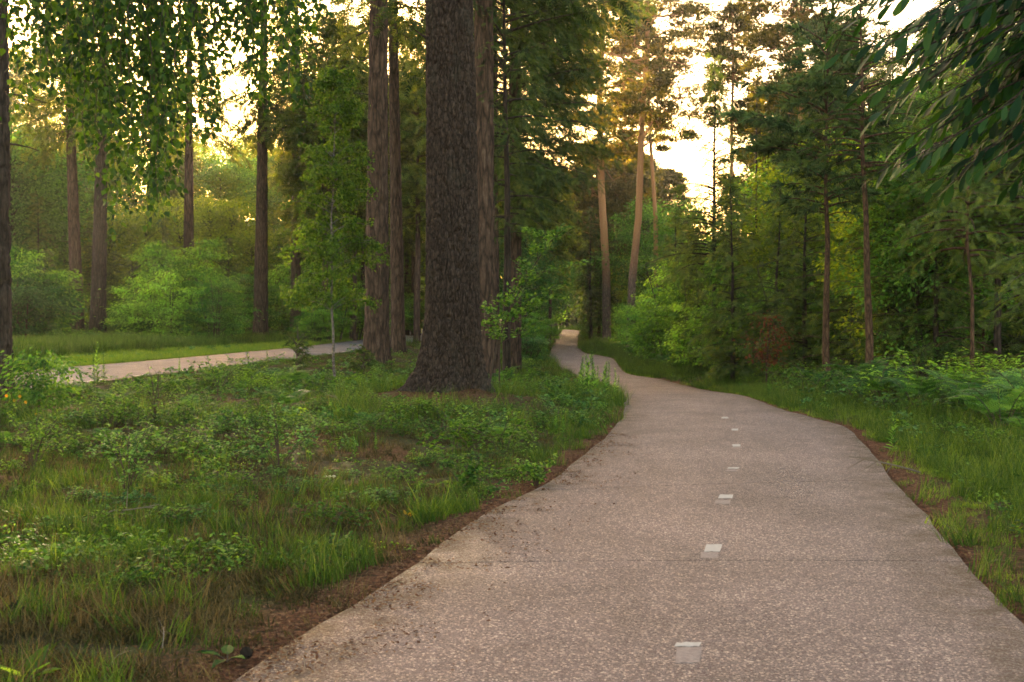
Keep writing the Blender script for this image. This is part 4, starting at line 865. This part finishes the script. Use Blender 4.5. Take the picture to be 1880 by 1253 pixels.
# reddish litter: needles and leaf scraps on the soil edges, some blown on the slab
g = Geo(); n = 34000; u = rng.rand(n); Yl = 4 * (30 / 4) ** u; sgn = rng.rand(n)
Ll = np.stack([np.interp(Yl, LE[:60, 1], LE[:60, 0])], -1)[:, 0]; Rl = np.interp(Yl, RE[:60, 1], RE[:60, 0])
off = rng.exponential(.28, n) * np.where(rng.rand(n) < .38, -1.0, 1); Xl = np.where(sgn < .7, Ll - off, Rl + off)
sw = rng.rand(n) < .16; a = rng.rand(n) * 6.28; rr = np.abs(rng.normal(0, 1.3, n)); Xl = np.where(sw, bigx + np.cos(a) * rr, Xl); Yl = np.where(sw, bigy - .7 + np.sin(a) * rr, Yl)
pg, _ = path_gap(Xl, Yl); cl = fbm(Xl * 3.5, Yl * 3.5, 0, 91, 2); keep = (pg > 0) | ((cl > .47) & (pg > -.9) & (Yl < 15) & (Xl < 1.6)); Xl, Yl, pg = Xl[keep], Yl[keep], pg[keep]
Zl = np.where(pg > 0, ground_z(Xl, Yl) + .006, gz(Xl, Yl) + .026)
n = len(Xl); D = np.c_[rng.normal(0, 1, (n, 2)), rng.normal(0, .25, n)]
leaves(g, np.c_[Xl, Yl, Zl], D, np.array([0, 0, 1.]) + rng.normal(0, .35, (n, 3)), rng.uniform(.010, .038, n), rng.uniform(.004, .020, n), T_DIA, rng)
tag(g.build('leaf_litter', L_LITTER), kind='stuff')

# ------------------------------------------------------------------ ferns, brambles and other single plants (copies share their meshes)
def fern(seed, h, nf, mat, spread=.75):
    rng = RS(seed); g = Geo(); gs = Geo(); root = empty('bracken_fern', label=lab, cat='fern')
    for i in range(nf):
        a = i * 6.28 / nf + rng.uniform(-.4, .4); d = np.array([math.cos(a), math.sin(a), 0]); L = h * rng.uniform(.8, 1.2)
        c = curve([0, 0, 0], d * L * spread * .3 + [0, 0, L * .9], d * L * spread + [0, 0, L * rng.uniform(.45, .75)], 12); tube(gs, c, np.linspace(.006, .0015, 12), 3)
        s = np.linspace(.28, 1, 22); base = np.stack([np.interp(s, np.linspace(0, 1, 12), c[:, w]) for w in range(3)], -1); tang = unit(np.gradient(base, axis=0))
        sd = unit(np.cross(tang, [0, 0, 1.0])); pl = L * .33 * (1.04 - ((s - .28) / .72)) ** .8
        for sg in (-1, 1):
            D = sd * sg + tang * .45 + rng.normal(0, .06, sd.shape) - np.array([0, 0, .15]); leaves(g, base, D, np.cross(sd, tang) + rng.normal(0, .1, sd.shape), pl, pl * .40, T_SPRAY_FERN, rng)
    gs.build('stalk', M_TWIG, root); g.build('frond', mat, root); return root
T_SPRAY_FERN = _spray(6, .34, .12, .0)
def bramble(seed, r, h, n_st, nl, mat, lsz=.05, name='bramble_patch', cat='bramble'):
    rng = RS(seed); g, gs = Geo(), Geo(); root = empty(name, label=lab, cat=cat); P, D = [], []
    for i in range(n_st):
        a = rng.rand() * 6.28; d = np.array([math.cos(a), math.sin(a), 0]); b = np.append(rng.normal(0, r * .3, 2), 0); L = r * rng.uniform(.5, 1.2); hh = h * rng.uniform(.6, 1.15)
        c = curve(b, b + d * L * .4 + [0, 0, hh * 1.7], b + d * L + [0, 0, hh * rng.uniform(0, .7)], 8); tube(gs, c, np.linspace(.005, .002, 8), 3)
        s = rng.uniform(.15, 1, nl); q = np.stack([np.interp(s, np.linspace(0, 1, 8), c[:, w]) for w in range(3)], -1)
        q = np.repeat(q + rng.normal(0, .035, q.shape), 3, 0); aa = np.repeat(rng.rand(nl) * 6.28, 3) + np.tile([-1.2, 0, 1.2], nl)
        P.append(q); D.append(np.c_[np.cos(aa), np.sin(aa), rng.uniform(-.5, .3, nl * 3)])
    P, D = np.concatenate(P), np.concatenate(D)
    leaves(g, P, D, np.array([0, 0, 1.]) + rng.normal(0, .35, P.shape), lsz * rng.uniform(.6, 1.25, len(P)), lsz * .68 * rng.uniform(.7, 1.2, len(P)), T_LEAF, rng)
    gs.build('stem', M_TWIG, root); g.build('foliage', mat, root); return root
def weed(seed, h, mat, nl=56, lsz=.12, name='weed_stalk'):
    rng = RS(seed); g, gs = Geo(), Geo(); root = empty(name, label=lab, cat='weed'); k = rng.normal(0, .012, (7, 2)).cumsum(0); k[0] = 0; zz = np.linspace(-.03, h, 7)
    c = np.c_[k, zz]; tube(gs, c, np.linspace(.006, .0025, 7), 5); t = np.linspace(.06, 1, nl); a = np.arange(nl) * 2.4
    P = np.stack([np.interp(t, np.linspace(0, 1, 7), c[:, w]) for w in range(3)], -1); D = np.c_[np.cos(a), np.sin(a), .25 + 1.0 * t]
    leaves(g, P, D, np.array([0, 0, 1.]) + rng.normal(0, .2, P.shape), lsz * (1.25 - t) * rng.uniform(.7, 1.2, nl) + .02, (lsz * (1.2 - t) + .02) * .32, T_LEAF, rng)
    gs.build('stem', M_TWIG, root); g.build('foliage', mat, root); return root
FERN = [fern(401, .62, 7, L_FERN), fern(402, .8, 6, L_FERN, .9), fern(403, .45, 8, L_FERN, .8)]
BRAM = [bramble(411, .55, .28, 14, 16, L_COVER), bramble(412, .7, .4, 16, 18, L_COVER), bramble(413, .6, .5, 16, 18, L_LIGHT, .055), bramble(414, .5, .22, 13, 15, L_DARK, .045)]
WEED = [weed(421, .85, L_BROAD), weed(422, 1.0, L_COVER, 54), weed(423, .6, L_BROAD, 36)]
def low(proto, px, py, sc, desc, group, seed=None, Y=None):
    if Y is None: x, y = pix(px, py)[0]
    else: y = Y; x = at(px, Y)
    r = RS(int(px * 7 + py * 13)); return put(proto, (x, y, float(ground_z(x, y)) - .01), r.rand() * 6.28, sc * r.uniform(.85, 1.15), where(desc, x, y), group, (r.normal(0, .1), r.normal(0, .1)))
rng = RS(500)
def in_zone(n, x0, x1, y0, y1, y0b=None, y1b=None):
    """scattered foot points in the strip of ground between two rows"""
    out = []
    for i in range(n):
        u = (i + rng.rand()) / n; px = x0 + (x1 - x0) * u; a = y0 + ((y0b or y0) - y0) * u; b = y1 + ((y1b or y1) - y1) * u
        out.append((px, rng.uniform(a, b)))
    return out
def clear(px, py, m=.3):
    x, y = pix(px, py)[0]; return float(path_gap([x], [y])[0][0]) > m and float(road_gap([x], [y])[0][0]) > .15 and math.hypot(x - bigx, y - bigy + .5) > 1.75
sizes = ['small', 'wide', 'ragged', 'upright', 'sprawling', 'dense']
def fill(protos, pts, lo, hi, desc, group, m=.3):
    for i, (px, py) in enumerate(pts):
        if clear(px, py, m): low(protos[rng.randint(len(protos))], px, py, rng.uniform(lo, hi), f'{sizes[rng.randint(6)]} {desc}', group)
# low growth that hides the near edge of the road
fill(BRAM, in_zone(34, 40, 740, 724, 750, 690, 725), .5, .9, 'leafy bramble by the road edge', 'brambles between the clearing and the road')
fill(FERN, in_zone(20, 60, 740, 728, 750, 690, 722), .45, .8, 'bracken by the road edge', 'ferns between the clearing and the road')
fill(BRAM, in_zone(20, 900, 1040, 668, 745), .9, 1.3, 'bramble by the oak sapling', 'brambles right of the huge fir', .5)
fill(FERN, in_zone(8, 900, 1030, 665, 730), .7, 1.0, 'bracken by the oak sapling', 'ferns right of the huge fir', .5)
fill(BRAM[:2] + BRAM[3:], in_zone(60, -10, 980, 745, 850, 735, 840), .5, .95, 'low bramble in the clearing', 'brambles in the clearing', .25)
fill(BRAM[:1] + BRAM[3:], in_zone(26, 0, 900, 850, 980), .35, .6, 'small bramble in the mossy grass', 'brambles in the mossy grass', .3)
fill(FERN, in_zone(10, 0, 1000, 760, 850), .5, .75, 'small fern in the clearing', 'ferns in the clearing', .3)
# right verge
fill(FERN, in_zone(80, 1130, 1560, 640, 670, 690, 745), .8, 1.35, 'bracken behind the right verge', 'ferns behind the right verge', 1.3)
fill(FERN, in_zone(60, 1560, 1900, 684, 745, 730, 830), .8, 1.25, 'bracken under the spruces', 'ferns under the spruces', 1.6)
fill(BRAM, in_zone(90, 1140, 1900, 650, 680, 695, 810), .9, 1.5, 'bramble behind the right verge', 'brambles behind the right verge', 1.4)
fill(BRAM[:2], in_zone(12, 1620, 1900, 740, 900), .4, .7, 'little bramble in the bright grass', 'brambles in the right verge grass', .9)
fill(BRAM, in_zone(22, 60, 640, 636, 650, 616, 626), 1.2, 1.8, 'bramble beyond the road', 'brambles beyond the road', 1)
fill(FERN, in_zone(16, 60, 640, 636, 652, 616, 626), 1.2, 1.7, 'bracken beyond the road', 'ferns beyond the road', 1)
# tall leafy stalks at the bend of the path
for i, (px, h) in enumerate([(1058, 655), (1066, 668), (1076, 648), (1080, 652), (1086, 650), (1094, 668), (1098, 672), (1104, 664), (1110, 668), (1116, 664), (1121, 670), (1072, 672), (1128, 678), (1133, 690), (1090, 680), (1107, 690)]):
    Y = 20.6 + 1.6 * rng.rand() + (1140 - px) * .02; x = at(px, Y); z0 = float(ground_z(x, Y)); hh = zat(h, Y) - z0
    put(WEED[i % 3], (x, Y, z0), rng.rand() * 6.28, hh / [.85, 1.0, .6][i % 3], where(f'{["tall", "crooked", "leafy", "slender"][i % 4]} green stalk at the path bend', x, Y) if i % 2 else where(f'{["thick", "thin", "bushy", "bent"][(i // 2) % 4]} weed stalk at the path bend', x, Y), 'weed stalks at the bend of the path', (rng.normal(0, .06), rng.normal(0, .06)))
for px, py, top in [(330, 700, 655), (180, 705, 630), (190, 705, 640), (172, 706, 650), (455, 690, 645), (490, 690, 640), (540, 700, 650), (1412, 735, 690), (1020, 800, 748), (1035, 815, 755), (1045, 805, 765), (1640, 830, 760), (240, 712, 690), (650, 850, 800), (690, 840, 790)]:
    x, y = pix(px, py)[0]; z0 = float(ground_z(x, y)); put(WEED[int(px) % 3], (x, y, z0), px, (zat(top, y) - z0) / [.85, 1.0, .6][int(px) % 3], where('lone leafy stalk standing', x, y), 'lone weed stalks')
# seedlings with a few needles
for px, py, top, lb in [(548, 712, 620, 'thin pine seedling standing up against the road'), (670, 705, 648, 'small pine seedling at the foot of the stout pale trunk')]:
    x, y = pix(px, py)[0]; z0 = float(ground_z(x, y)); h = zat(top, y) - z0
    t = spruce('pine_seedling', h, .3, h * .25, 16, RS(px), (M_TWIG, L_SPRUCE), lb, 'seedling', spray=.11, tr=.008, up=.6, droop=.0, hang=.0, tmpl=T_TUFT_S, width=1, env=lambda t: 1 - .6 * t); t.location = (x, y, z0)
# leafless wiry shrubs of the clearing
def wiry(px, py, h_px, w_px, seed, lb, mat, nl):
    rng = RS(seed); x, y = pix(px, py)[0]; z0 = float(ground_z(x, y)); h = (h_px) / F_PX * y; w = w_px / F_PX * y / 2; gs, g = Geo(), Geo(); root = empty('wiry_shrub', (x, y, z0), label=lb, cat='shrub'); P, D = [], []
    for i in range(9):
        a = rng.rand() * 6.28; tip = np.array([math.cos(a) * w * rng.uniform(.4, 1.1), math.sin(a) * w * .7, h * rng.uniform(.45, 1.05)]); c = curve([0, 0, -.02], tip * [.25, .25, .7], tip, 7) + rng.normal(0, .012, (7, 3)); tube(gs, c, np.linspace(.006, .002, 7), 4)
        for q in range(4):
            s = rng.uniform(.3, .9); b = np.array([np.interp(s, np.linspace(0, 1, 7), c[:, k]) for k in range(3)]); e = unit(rng.normal(0, 1, 3) + [0, 0, .4]) * h * rng.uniform(.15, .35); tube(gs, curve(b, b + e * .5, b + e, 4), np.linspace(.003, .0012, 4), 3)
            u = rng.rand(nl, 1); P.append(b + e * u + rng.normal(0, .012, (nl, 3))); D.append(rng.normal(0, 1, (nl, 3)) * [1, 1, .4])
    P, D = np.concatenate(P), np.concatenate(D); leaves(g, P, D, np.array([0, 0, 1.]) + rng.normal(0, .5, P.shape), .04 * rng.uniform(.6, 1.2, len(P)), .028 * rng.uniform(.6, 1.2, len(P)), T_LEAF, rng)
    gs.build('stem', M_TWIG, root); g.build('foliage', mat, root)
wiry(512, 870, 150, 190, 1, 'dark wiry shrub with arching twigs in the middle of the clearing', L_DARK, 14)
wiry(235, 905, 130, 220, 2, 'low wiry shrub in the mossy grass left of centre', L_DARK, 14)
wiry(285, 790, 105, 30, 3, 'single dark upright stem in the clearing below the road', L_DARK, 2)
wiry(60, 860, 110, 160, 4, 'feathery green shrub low at the left edge', L_COVER, 16)
wiry(985, 890, 60, 120, 5, 'leafy sprig leaning over the path edge', L_COVER, 16)
wiry(850, 905, 60, 110, 6, 'green leafy clump in the grass near the path edge', L_COVER, 18)
wiry(400, 740, 70, 120, 7, 'bushy low shrub halfway between the birch sapling and the left edge', L_COVER, 14)
# rose bush with yellow flowers by the left trunk
rb = broad_tree('rose_bush', 1.05, .62, .05, 34, 60, .06, RS(601), (M_TWIG, L_COVER), 'dense rose bush with a few yellow flowers at the foot of the left edge trunk', 'bush', .012, .13, stems=4, tmpl=T_LEAF)
xr, yr = pix(80, 775)[0]; rb.location = (xr, yr, float(ground_z(xr, yr))); rng = RS(602)
for px, py in [(46, 722), (62, 730), (70, 723), (82, 733), (95, 755)]:
    g = Geo(); c = np.array([at(px, yr) - xr, -.62 + rng.uniform(-.05, .05), zat(py, yr) - rb.location.z]); a = np.arange(6) * 1.047
    leaves(g, np.repeat(c[None], 6, 0), np.c_[np.cos(a), -np.full(6, .6), np.sin(a)], np.tile([0, -1., 0], (6, 1)), .032, .028, T_LEAF, rng); g.build('flower', L_YELLOW, rb)
for q, (px, py, lb) in enumerate([(598, 884, 'left'), (605, 885, 'middle'), (613, 886, 'right')]):
    x, y = pix(px, py)[0]; z0 = float(ground_z(x, y)) + .04; g = Geo(); th = np.linspace(0, math.pi / 2, 4)
    tube(g, np.c_[np.zeros(5), np.zeros(5), [-.09, .0, .012, .022, .026]], [.003, .003, .022, .014, .001], 10); o = g.build('white_mushroom', L_WHITE); o.location = (x, y, z0); tag(o, f'tiny pale mushroom in the mossy grass, {lb} one of the three', 'mushroom')
# cones, fallen branches, a few broad leaves on the ground
def cone(px, py, sz, lb):
    x, y = pix(px, py)[0]; g = Geo(); t = np.linspace(0, 1, 9); tube(g, np.c_[np.zeros(9), np.zeros(9), t * sz], .36 * sz * np.sin(np.clip(t * 2.9 + .22, 0, 3.14)), 10)
    n = 60; t = np.linspace(.05, .95, n); a = np.arange(n) * 2.4; r = .33 * sz * np.sin(t * 2.9 + .2); P = np.c_[np.cos(a) * r, np.sin(a) * r, t * sz]; leaves(g, P, np.c_[np.cos(a), np.sin(a), np.full(n, .5)], np.array([0, 0, 1.]) + 0 * P, sz * .2, sz * .26, T_LEAF, rng)
    o = g.build('pine_cone', M_BARK_DARK); o.location = (x, y, float(ground_z(x, y)) + .03); o.rotation_euler = (1.3, .2, px); tag(o, lb, 'pine cone')
cone(20, 1142, .075, 'dark pine cone on the moss at the left edge'); cone(456, 1214, .06, 'dark pine cone beside the broad leaf near the path edge')
def rosette(px, py, n, L, lb, mat, seed, lift=.3):
    x, y = pix(px, py)[0]; r = RS(seed); g = Geo(); a = r.rand(n) * 6.28; root = empty('leafy_seedling', (x, y, float(ground_z(x, y)) + .02), label=lb, cat='plant'); gs = Geo()
    for q in range(n):
        d = np.array([math.cos(a[q]), math.sin(a[q]), lift + r.uniform(-.1, .3)]); g = Geo(); l = L * r.uniform(.6, 1.1); leaves(g, [d * .03], [d], [[0, 0, 1]], l, l * .5, T_LEAF, r); g.build('leaf', mat, root); tube(gs, curve([0, 0, -.02], d * .02, d * .05, 3), .003, 4)
    gs.build('stem', M_TWIG, root)
rosette(418, 1212, 5, .13, 'flat broad green leaves lying by the dark pine cone', L_COVER, 3, .08)
rosette(45, 1262, 7, .16, 'large soft green leaves in the bottom left corner', L_LIGHT, 4, .5)
rosette(716, 1003, 4, .07, 'pale broad leaf in the grass by the path edge', L_DRY, 5, .2); rosette(748, 958, 3, .06, 'small yellow leaf in the grass by the path', L_YELLOW, 6, .8)
rng = RS(700)
for i, (px, py) in enumerate([(700, 745), (935, 715), (950, 700), (905, 700), (640, 760), (560, 1240), (300, 1200), (200, 1235), (640, 712), (1690, 870), (1760, 985), (1810, 1040), (430, 760), (150, 960), (960, 690), (1440, 715)]):
    x, y = pix(px, py)[0]; L = rng.uniform(.3, .9) if y > 8 else rng.uniform(.12, .3); a = rng.rand() * 3.14; d = np.array([math.cos(a), math.sin(a), rng.uniform(0, .25)]); g = Geo()
    c = curve([0, 0, 0], d * L * .5 + [0, 0, .04], d * L, 6) + rng.normal(0, .012 * L, (6, 3)); tube(g, c, np.linspace(.011, .004, 6) * min(1, L * 1.5), 6)
    for q in range(3): e = unit(d + rng.normal(0, .7, 3)) * L * .3; b = c[2 + q]; tube(g, curve(b, b + e * .5, b + e, 3), np.linspace(.005, .002, 3) * min(1, L * 1.5), 4)
    o = g.build('fallen_branch', M_TWIG_DRY); o.location = (x, y, float(ground_z(x, y)) + .025); tag(o, where(f'{["thin", "forked", "crooked", "short"][i % 4]} dry fallen branch on the ground', x, y), 'branch', 'fallen branches')

# ------------------------------------------------------------------ weeping birch whose hanging twigs fill the top left
rng = RS(801); root = empty('weeping_birch', (-6.6, 8.6, 0), label='weeping birch hanging its dark leafy twigs into the top left of the view', cat='tree')
gt, gs = Geo(), Geo(); tube(gt, [(0, 0, -.3), (.05, 0, 1.5), (.1, .05, 3.5), (.25, .1, 6), (.4, .1, 9)], [.2, .17, .15, .11, .03], 14)
low_x = [0, 20, 60, 130, 160, 175, 190, 215, 235, 262, 285, 320, 335, 350, 378, 392, 405, 440, 468, 490, 510, 545, 565, 600]
low_y = [235, 260, 150, 205, 300, 330, 400, 385, 330, 400, 345, 300, 215, 240, 238, 160, 120, 140, 190, 205, 175, 195, 90, 20]
PP, DD = [], []
for i in range(9):      # main boughs arch over from the trunk
    Yb_ = rng.uniform(7.2, 10.2); a = np.array([.15, .05, rng.uniform(4.2, 6.5)]); e = np.array([at(rng.uniform(250, 640), Yb_) + 6.6, Yb_ - 8.6, rng.uniform(4.3, 5.4)])
    tube(gt, curve(a, (a + e) / 2 + [0, 0, 1.2], e, 9), np.linspace(.06, .012, 9), 7)
for i in range(235):
    px = rng.uniform(0, 575) if rng.rand() < .82 else rng.uniform(135, 330); Y = rng.uniform(7.2, 10.4); yl = np.interp(px, low_x, low_y) * rng.uniform(.2, 1.12) if rng.rand() < .92 else np.interp(px, low_x, low_y)
    if px < 110 and rng.rand() < .3: continue
    x = at(px, Y); zt = zat(-110, Y) + rng.uniform(0, .5); zb = zat(yl, Y); n = 9; t = np.linspace(0, 1, n)[:, None]
    c = np.array([x + 6.6, Y - 8.6, zt]) * (1 - t) + np.array([x + 6.6, Y - 8.6, zb]) * t; sway = rng.normal(0, .035, (n, 3)).cumsum(0) * [1, 1, .2]; c = c + (sway - sway[-1] * 1.0) + [rng.uniform(.0, .12), 0, 0] * (t ** 2)
    tube(gs, c, np.linspace(.004, .0012, n), 3)
    L = zt - zb; m = int(L / .025); s = np.linspace(.02, 1, m); q = np.stack([np.interp(s, t[:, 0], c[:, w]) for w in range(3)], -1); a = rng.rand(m) * 6.28; so = np.c_[np.cos(a), np.sin(a), np.zeros(m)]
    PP.append(q + so * rng.uniform(.005, .075, (m, 1))); DD.append(so * rng.uniform(.1, .9, (m, 1)) + [0, 0, -1] * rng.uniform(.4, 1.1, (m, 1)))
P, D = np.concatenate(PP), np.concatenate(DD); n = len(P)
gt.build('trunk', M_BARK_BIRCH, root); gs.build('twig', M_TWIG, root)
pyx = CX + (P[:, 0] - 6.6) / (P[:, 1] + 8.6) * F_PX; pyy = 590 - (P[:, 2] - 1.5) / (P[:, 1] + 8.6) * F_PX
order = np.argsort(np.where((pyy > 0) & (pyx > 0), P[:, 1], 99) + rng.rand(n) * 1.5); one, rest = order[:300], order[300:]
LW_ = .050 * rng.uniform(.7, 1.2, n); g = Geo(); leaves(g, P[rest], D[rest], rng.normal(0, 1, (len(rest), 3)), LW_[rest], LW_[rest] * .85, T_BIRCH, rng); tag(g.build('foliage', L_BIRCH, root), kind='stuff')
def single_leaves(root, P, D, L, W, tmpl, mat, nvar, rng, nbias=None):
    mes = []
    for q in range(nvar): g = Geo(); leaves(g, [[0, 0, 0]], [[1, 0, 0]], [[0, 0, 1]], 1, W, tmpl, rng, T=np.array([q / max(1, nvar - 1)])); mes.append(g.mesh('leaf', mat))
    for k in range(len(P)):
        d = Vector(D[k]).normalized(); o = link('leaf', mes[rng.randint(nvar)], root); qn = d.to_track_quat('X', 'Z')
        from mathutils import Quaternion
        o.rotation_mode = 'QUATERNION'; o.rotation_quaternion = Quaternion(d, rng.normal(0, .9) if nbias is None else rng.normal(0, nbias)) @ qn; o.location = P[k]; o.scale = (L[k],) * 3
single_leaves(root, P[one], D[one], LW_[one], .85, T_BIRCH, L_BIRCH, 5, rng)

# ------------------------------------------------------------------ sweet chestnut reaching in at the top right
def serrated(n=9):
    V = [[0, 0, 0]]; Fc = []; xs = np.linspace(.03, 1, n + 1); w = lambda x: .5 * (math.sin(math.pi * min(1, x * 1.02) ** 1.25) ** .8) if x < .98 else 0
    mid = []
    for x in xs: mid.append(len(V)); V.append([x, 0, -.10 * x * x])
    for s in (1, -1):
        pr = 0; prm = 0
        for k, x in enumerate(xs[:-1]):
            e = len(V); V.append([x + .055, s * w(x) * 1.0, .05 * w(x) - .10 * x * x - .02]); nx_ = mid[k + 1]
            Fc.append([prm if k else 0, mid[k], e] if s > 0 else [mid[k], prm if k else 0, e]) if k == 0 else None
            Fc.append([mid[k], nx_, e] if s > 0 else [nx_, mid[k], e])
            if k: Fc.append([pr, mid[k], e] if s > 0 else [mid[k], pr, e])
            pr = e; prm = mid[k]
    return np.array(V, float), np.array(Fc)
T_CH = serrated()
rng = RS(901); root = empty('sweet_chestnut', (6.4, 8.2, 0), label='chestnut with long dark toothed leaves reaching in at the top right corner', cat='tree')
gt = Geo(); tube(gt, [(0, 0, -.3), (.05, 0, 1.5), (.0, .05, 3.5), (-.1, .1, 5.5), (-.2, .1, 8)], [.24, .2, .18, .13, .04], 14)
tips = [(1545, 95), (1530, 60), (1560, 150), (1580, 175), (1605, 90), (1625, 200), (1600, 20), (1640, 60), (1655, 150), (1690, 110), (1700, 30), (1735, 170), (1760, 80), (1610, 320), (1640, 300), (1690, 290), (1720, 330), (1760, 320), (1800, 300), (1700, 235), (1750, 250), (1800, 200), (1830, 120), (1840, 260), (1870, 180),
        (1870, 330), (1820, 60), (1780, -10), (1850, 0), (1560, 10), (1660, -30), (1900, 100), (1900, 260), (1780, 140), (1730, 120), (1810, 165), (1860, 230), (1680, 200), (1770, 215), (1840, 60), (1660, 255), (1850, 300), (1740, 10), (1790, 270), (1880, 20), (1650, 110), (1715, 70), (1765, 185), (1850, 165), (1890, 300), (1800, 100), (1830, 210)]
PP, DD = [], []; o0 = np.array([6.4, 8.2, 0])
tips = tips + [(px + rng.uniform(-25, 60), py + rng.uniform(-35, 20)) for px, py in tips if px > 1600]
for i, (px, py) in enumerate(tips):
    Y = rng.uniform(7.0, 9.4); tip = np.array([at(px, Y), Y, zat(py, Y)]) - o0; b = np.array([-.35 - rng.rand() * .7, rng.normal(0, .5), tip[2] + rng.uniform(.5, 1.5)])
    c = curve(b, (b + tip) / 2 + [0, 0, .38], tip, 12); tube(gt, c, np.linspace(.016, .003, 12), 5)
    if i % 4 == 0: tube(gt, curve([0, .1, b[2] - .4], [-.1, .1, b[2]], b, 5), np.linspace(.05, .018, 5), 7)
    m = 46; s = np.linspace(.12, 1, m); q = np.stack([np.interp(s, np.linspace(0, 1, 12), c[:, w]) for w in range(3)], -1); tg = unit(np.gradient(q, axis=0)); sd = unit(np.cross(tg, [0, 0, 1.0])) * np.where(np.arange(m) % 2, 1, -1)[:, None]
    spread = (.8 - .45 * s)[:, None]; DD.append(tg * .9 + sd * spread + rng.normal(0, .16, (m, 3)) + [0, 0, -.42]); PP.append(q + sd * .01)
P, D = np.concatenate(PP), np.concatenate(DD); n = len(P); LL = .205 * rng.uniform(.65, 1.15, n)
gt.build('trunk', M_BARK_DARK, root)
wx = P + o0; pyx = CX + wx[:, 0] / wx[:, 1] * F_PX; pyy = 590 - (wx[:, 2] - 1.5) / wx[:, 1] * F_PX
order = np.argsort(np.where((pyx < 1890) & (pyy > -10), wx[:, 1], 99)); one, rest = order[:300], order[300:]
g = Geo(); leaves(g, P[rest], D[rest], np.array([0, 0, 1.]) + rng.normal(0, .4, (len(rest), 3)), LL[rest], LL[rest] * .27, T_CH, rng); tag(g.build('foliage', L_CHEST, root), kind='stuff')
single_leaves(root, P[one], D[one], LL[one], .27, T_CH, L_CHEST, 6, rng, .35)

# ------------------------------------------------------------------ evening haze in the air
hz = bpy.data.materials.new('haze_air'); nt, N, Lk = nodes(hz); v = N('ShaderNodeVolumePrincipled'); v.inputs['Color'].default_value = (.97, .95, .90, 1)
v.inputs['Density'].default_value = HAZE; v.inputs['Anisotropy'].default_value = .55
o_ = N('ShaderNodeOutputMaterial'); Lk(v.outputs[0], o_.inputs['Volume'])
g = Geo(); a, b, c0, d, e, f = -960, 960, -40, 940, -6, 66
g.add([[a, c0, e], [b, c0, e], [b, d, e], [a, d, e], [a, c0, f], [b, c0, f], [b, d, f], [a, d, f]], [[0, 2, 1], [0, 3, 2], [4, 5, 6], [4, 6, 7], [0, 1, 5], [0, 5, 4], [1, 2, 6], [1, 6, 5], [2, 3, 7], [2, 7, 6], [3, 0, 4], [3, 4, 7]])
tag(g.build('haze', hz), kind='stuff')

# unused prototypes are not part of the scene
for fam in (BROAD, BUSH, SPR, [DARKFIR, GOLDFIR, PB], FERN, BRAM, WEED):
    for o in fam:
        if o.name not in USED:
            for ch in list(o.children): bpy.data.objects.remove(ch)
            bpy.data.objects.remove(o)

# things that share a label are told apart by their distance
same = {}
for o in bpy.data.objects:
    if o.parent is None and 'label' in o: same.setdefault(o['label'], []).append(o)
for lb, os_ in same.items():
    if len(os_) > 1:
        os_.sort(key=lambda o: o.location.y); w = ['nearer one', 'farther one'] if len(os_) == 2 else ['nearest one'] + [f'{q} nearest' for q in ('second', 'third', 'fourth', 'fifth', 'sixth', 'seventh', 'eighth')][:len(os_) - 2] + ['farthest one']
        for o, q in list(zip(os_, w)) if len(lb.split()) < 15 else []: o['label'] = f'{q}, {lb}'
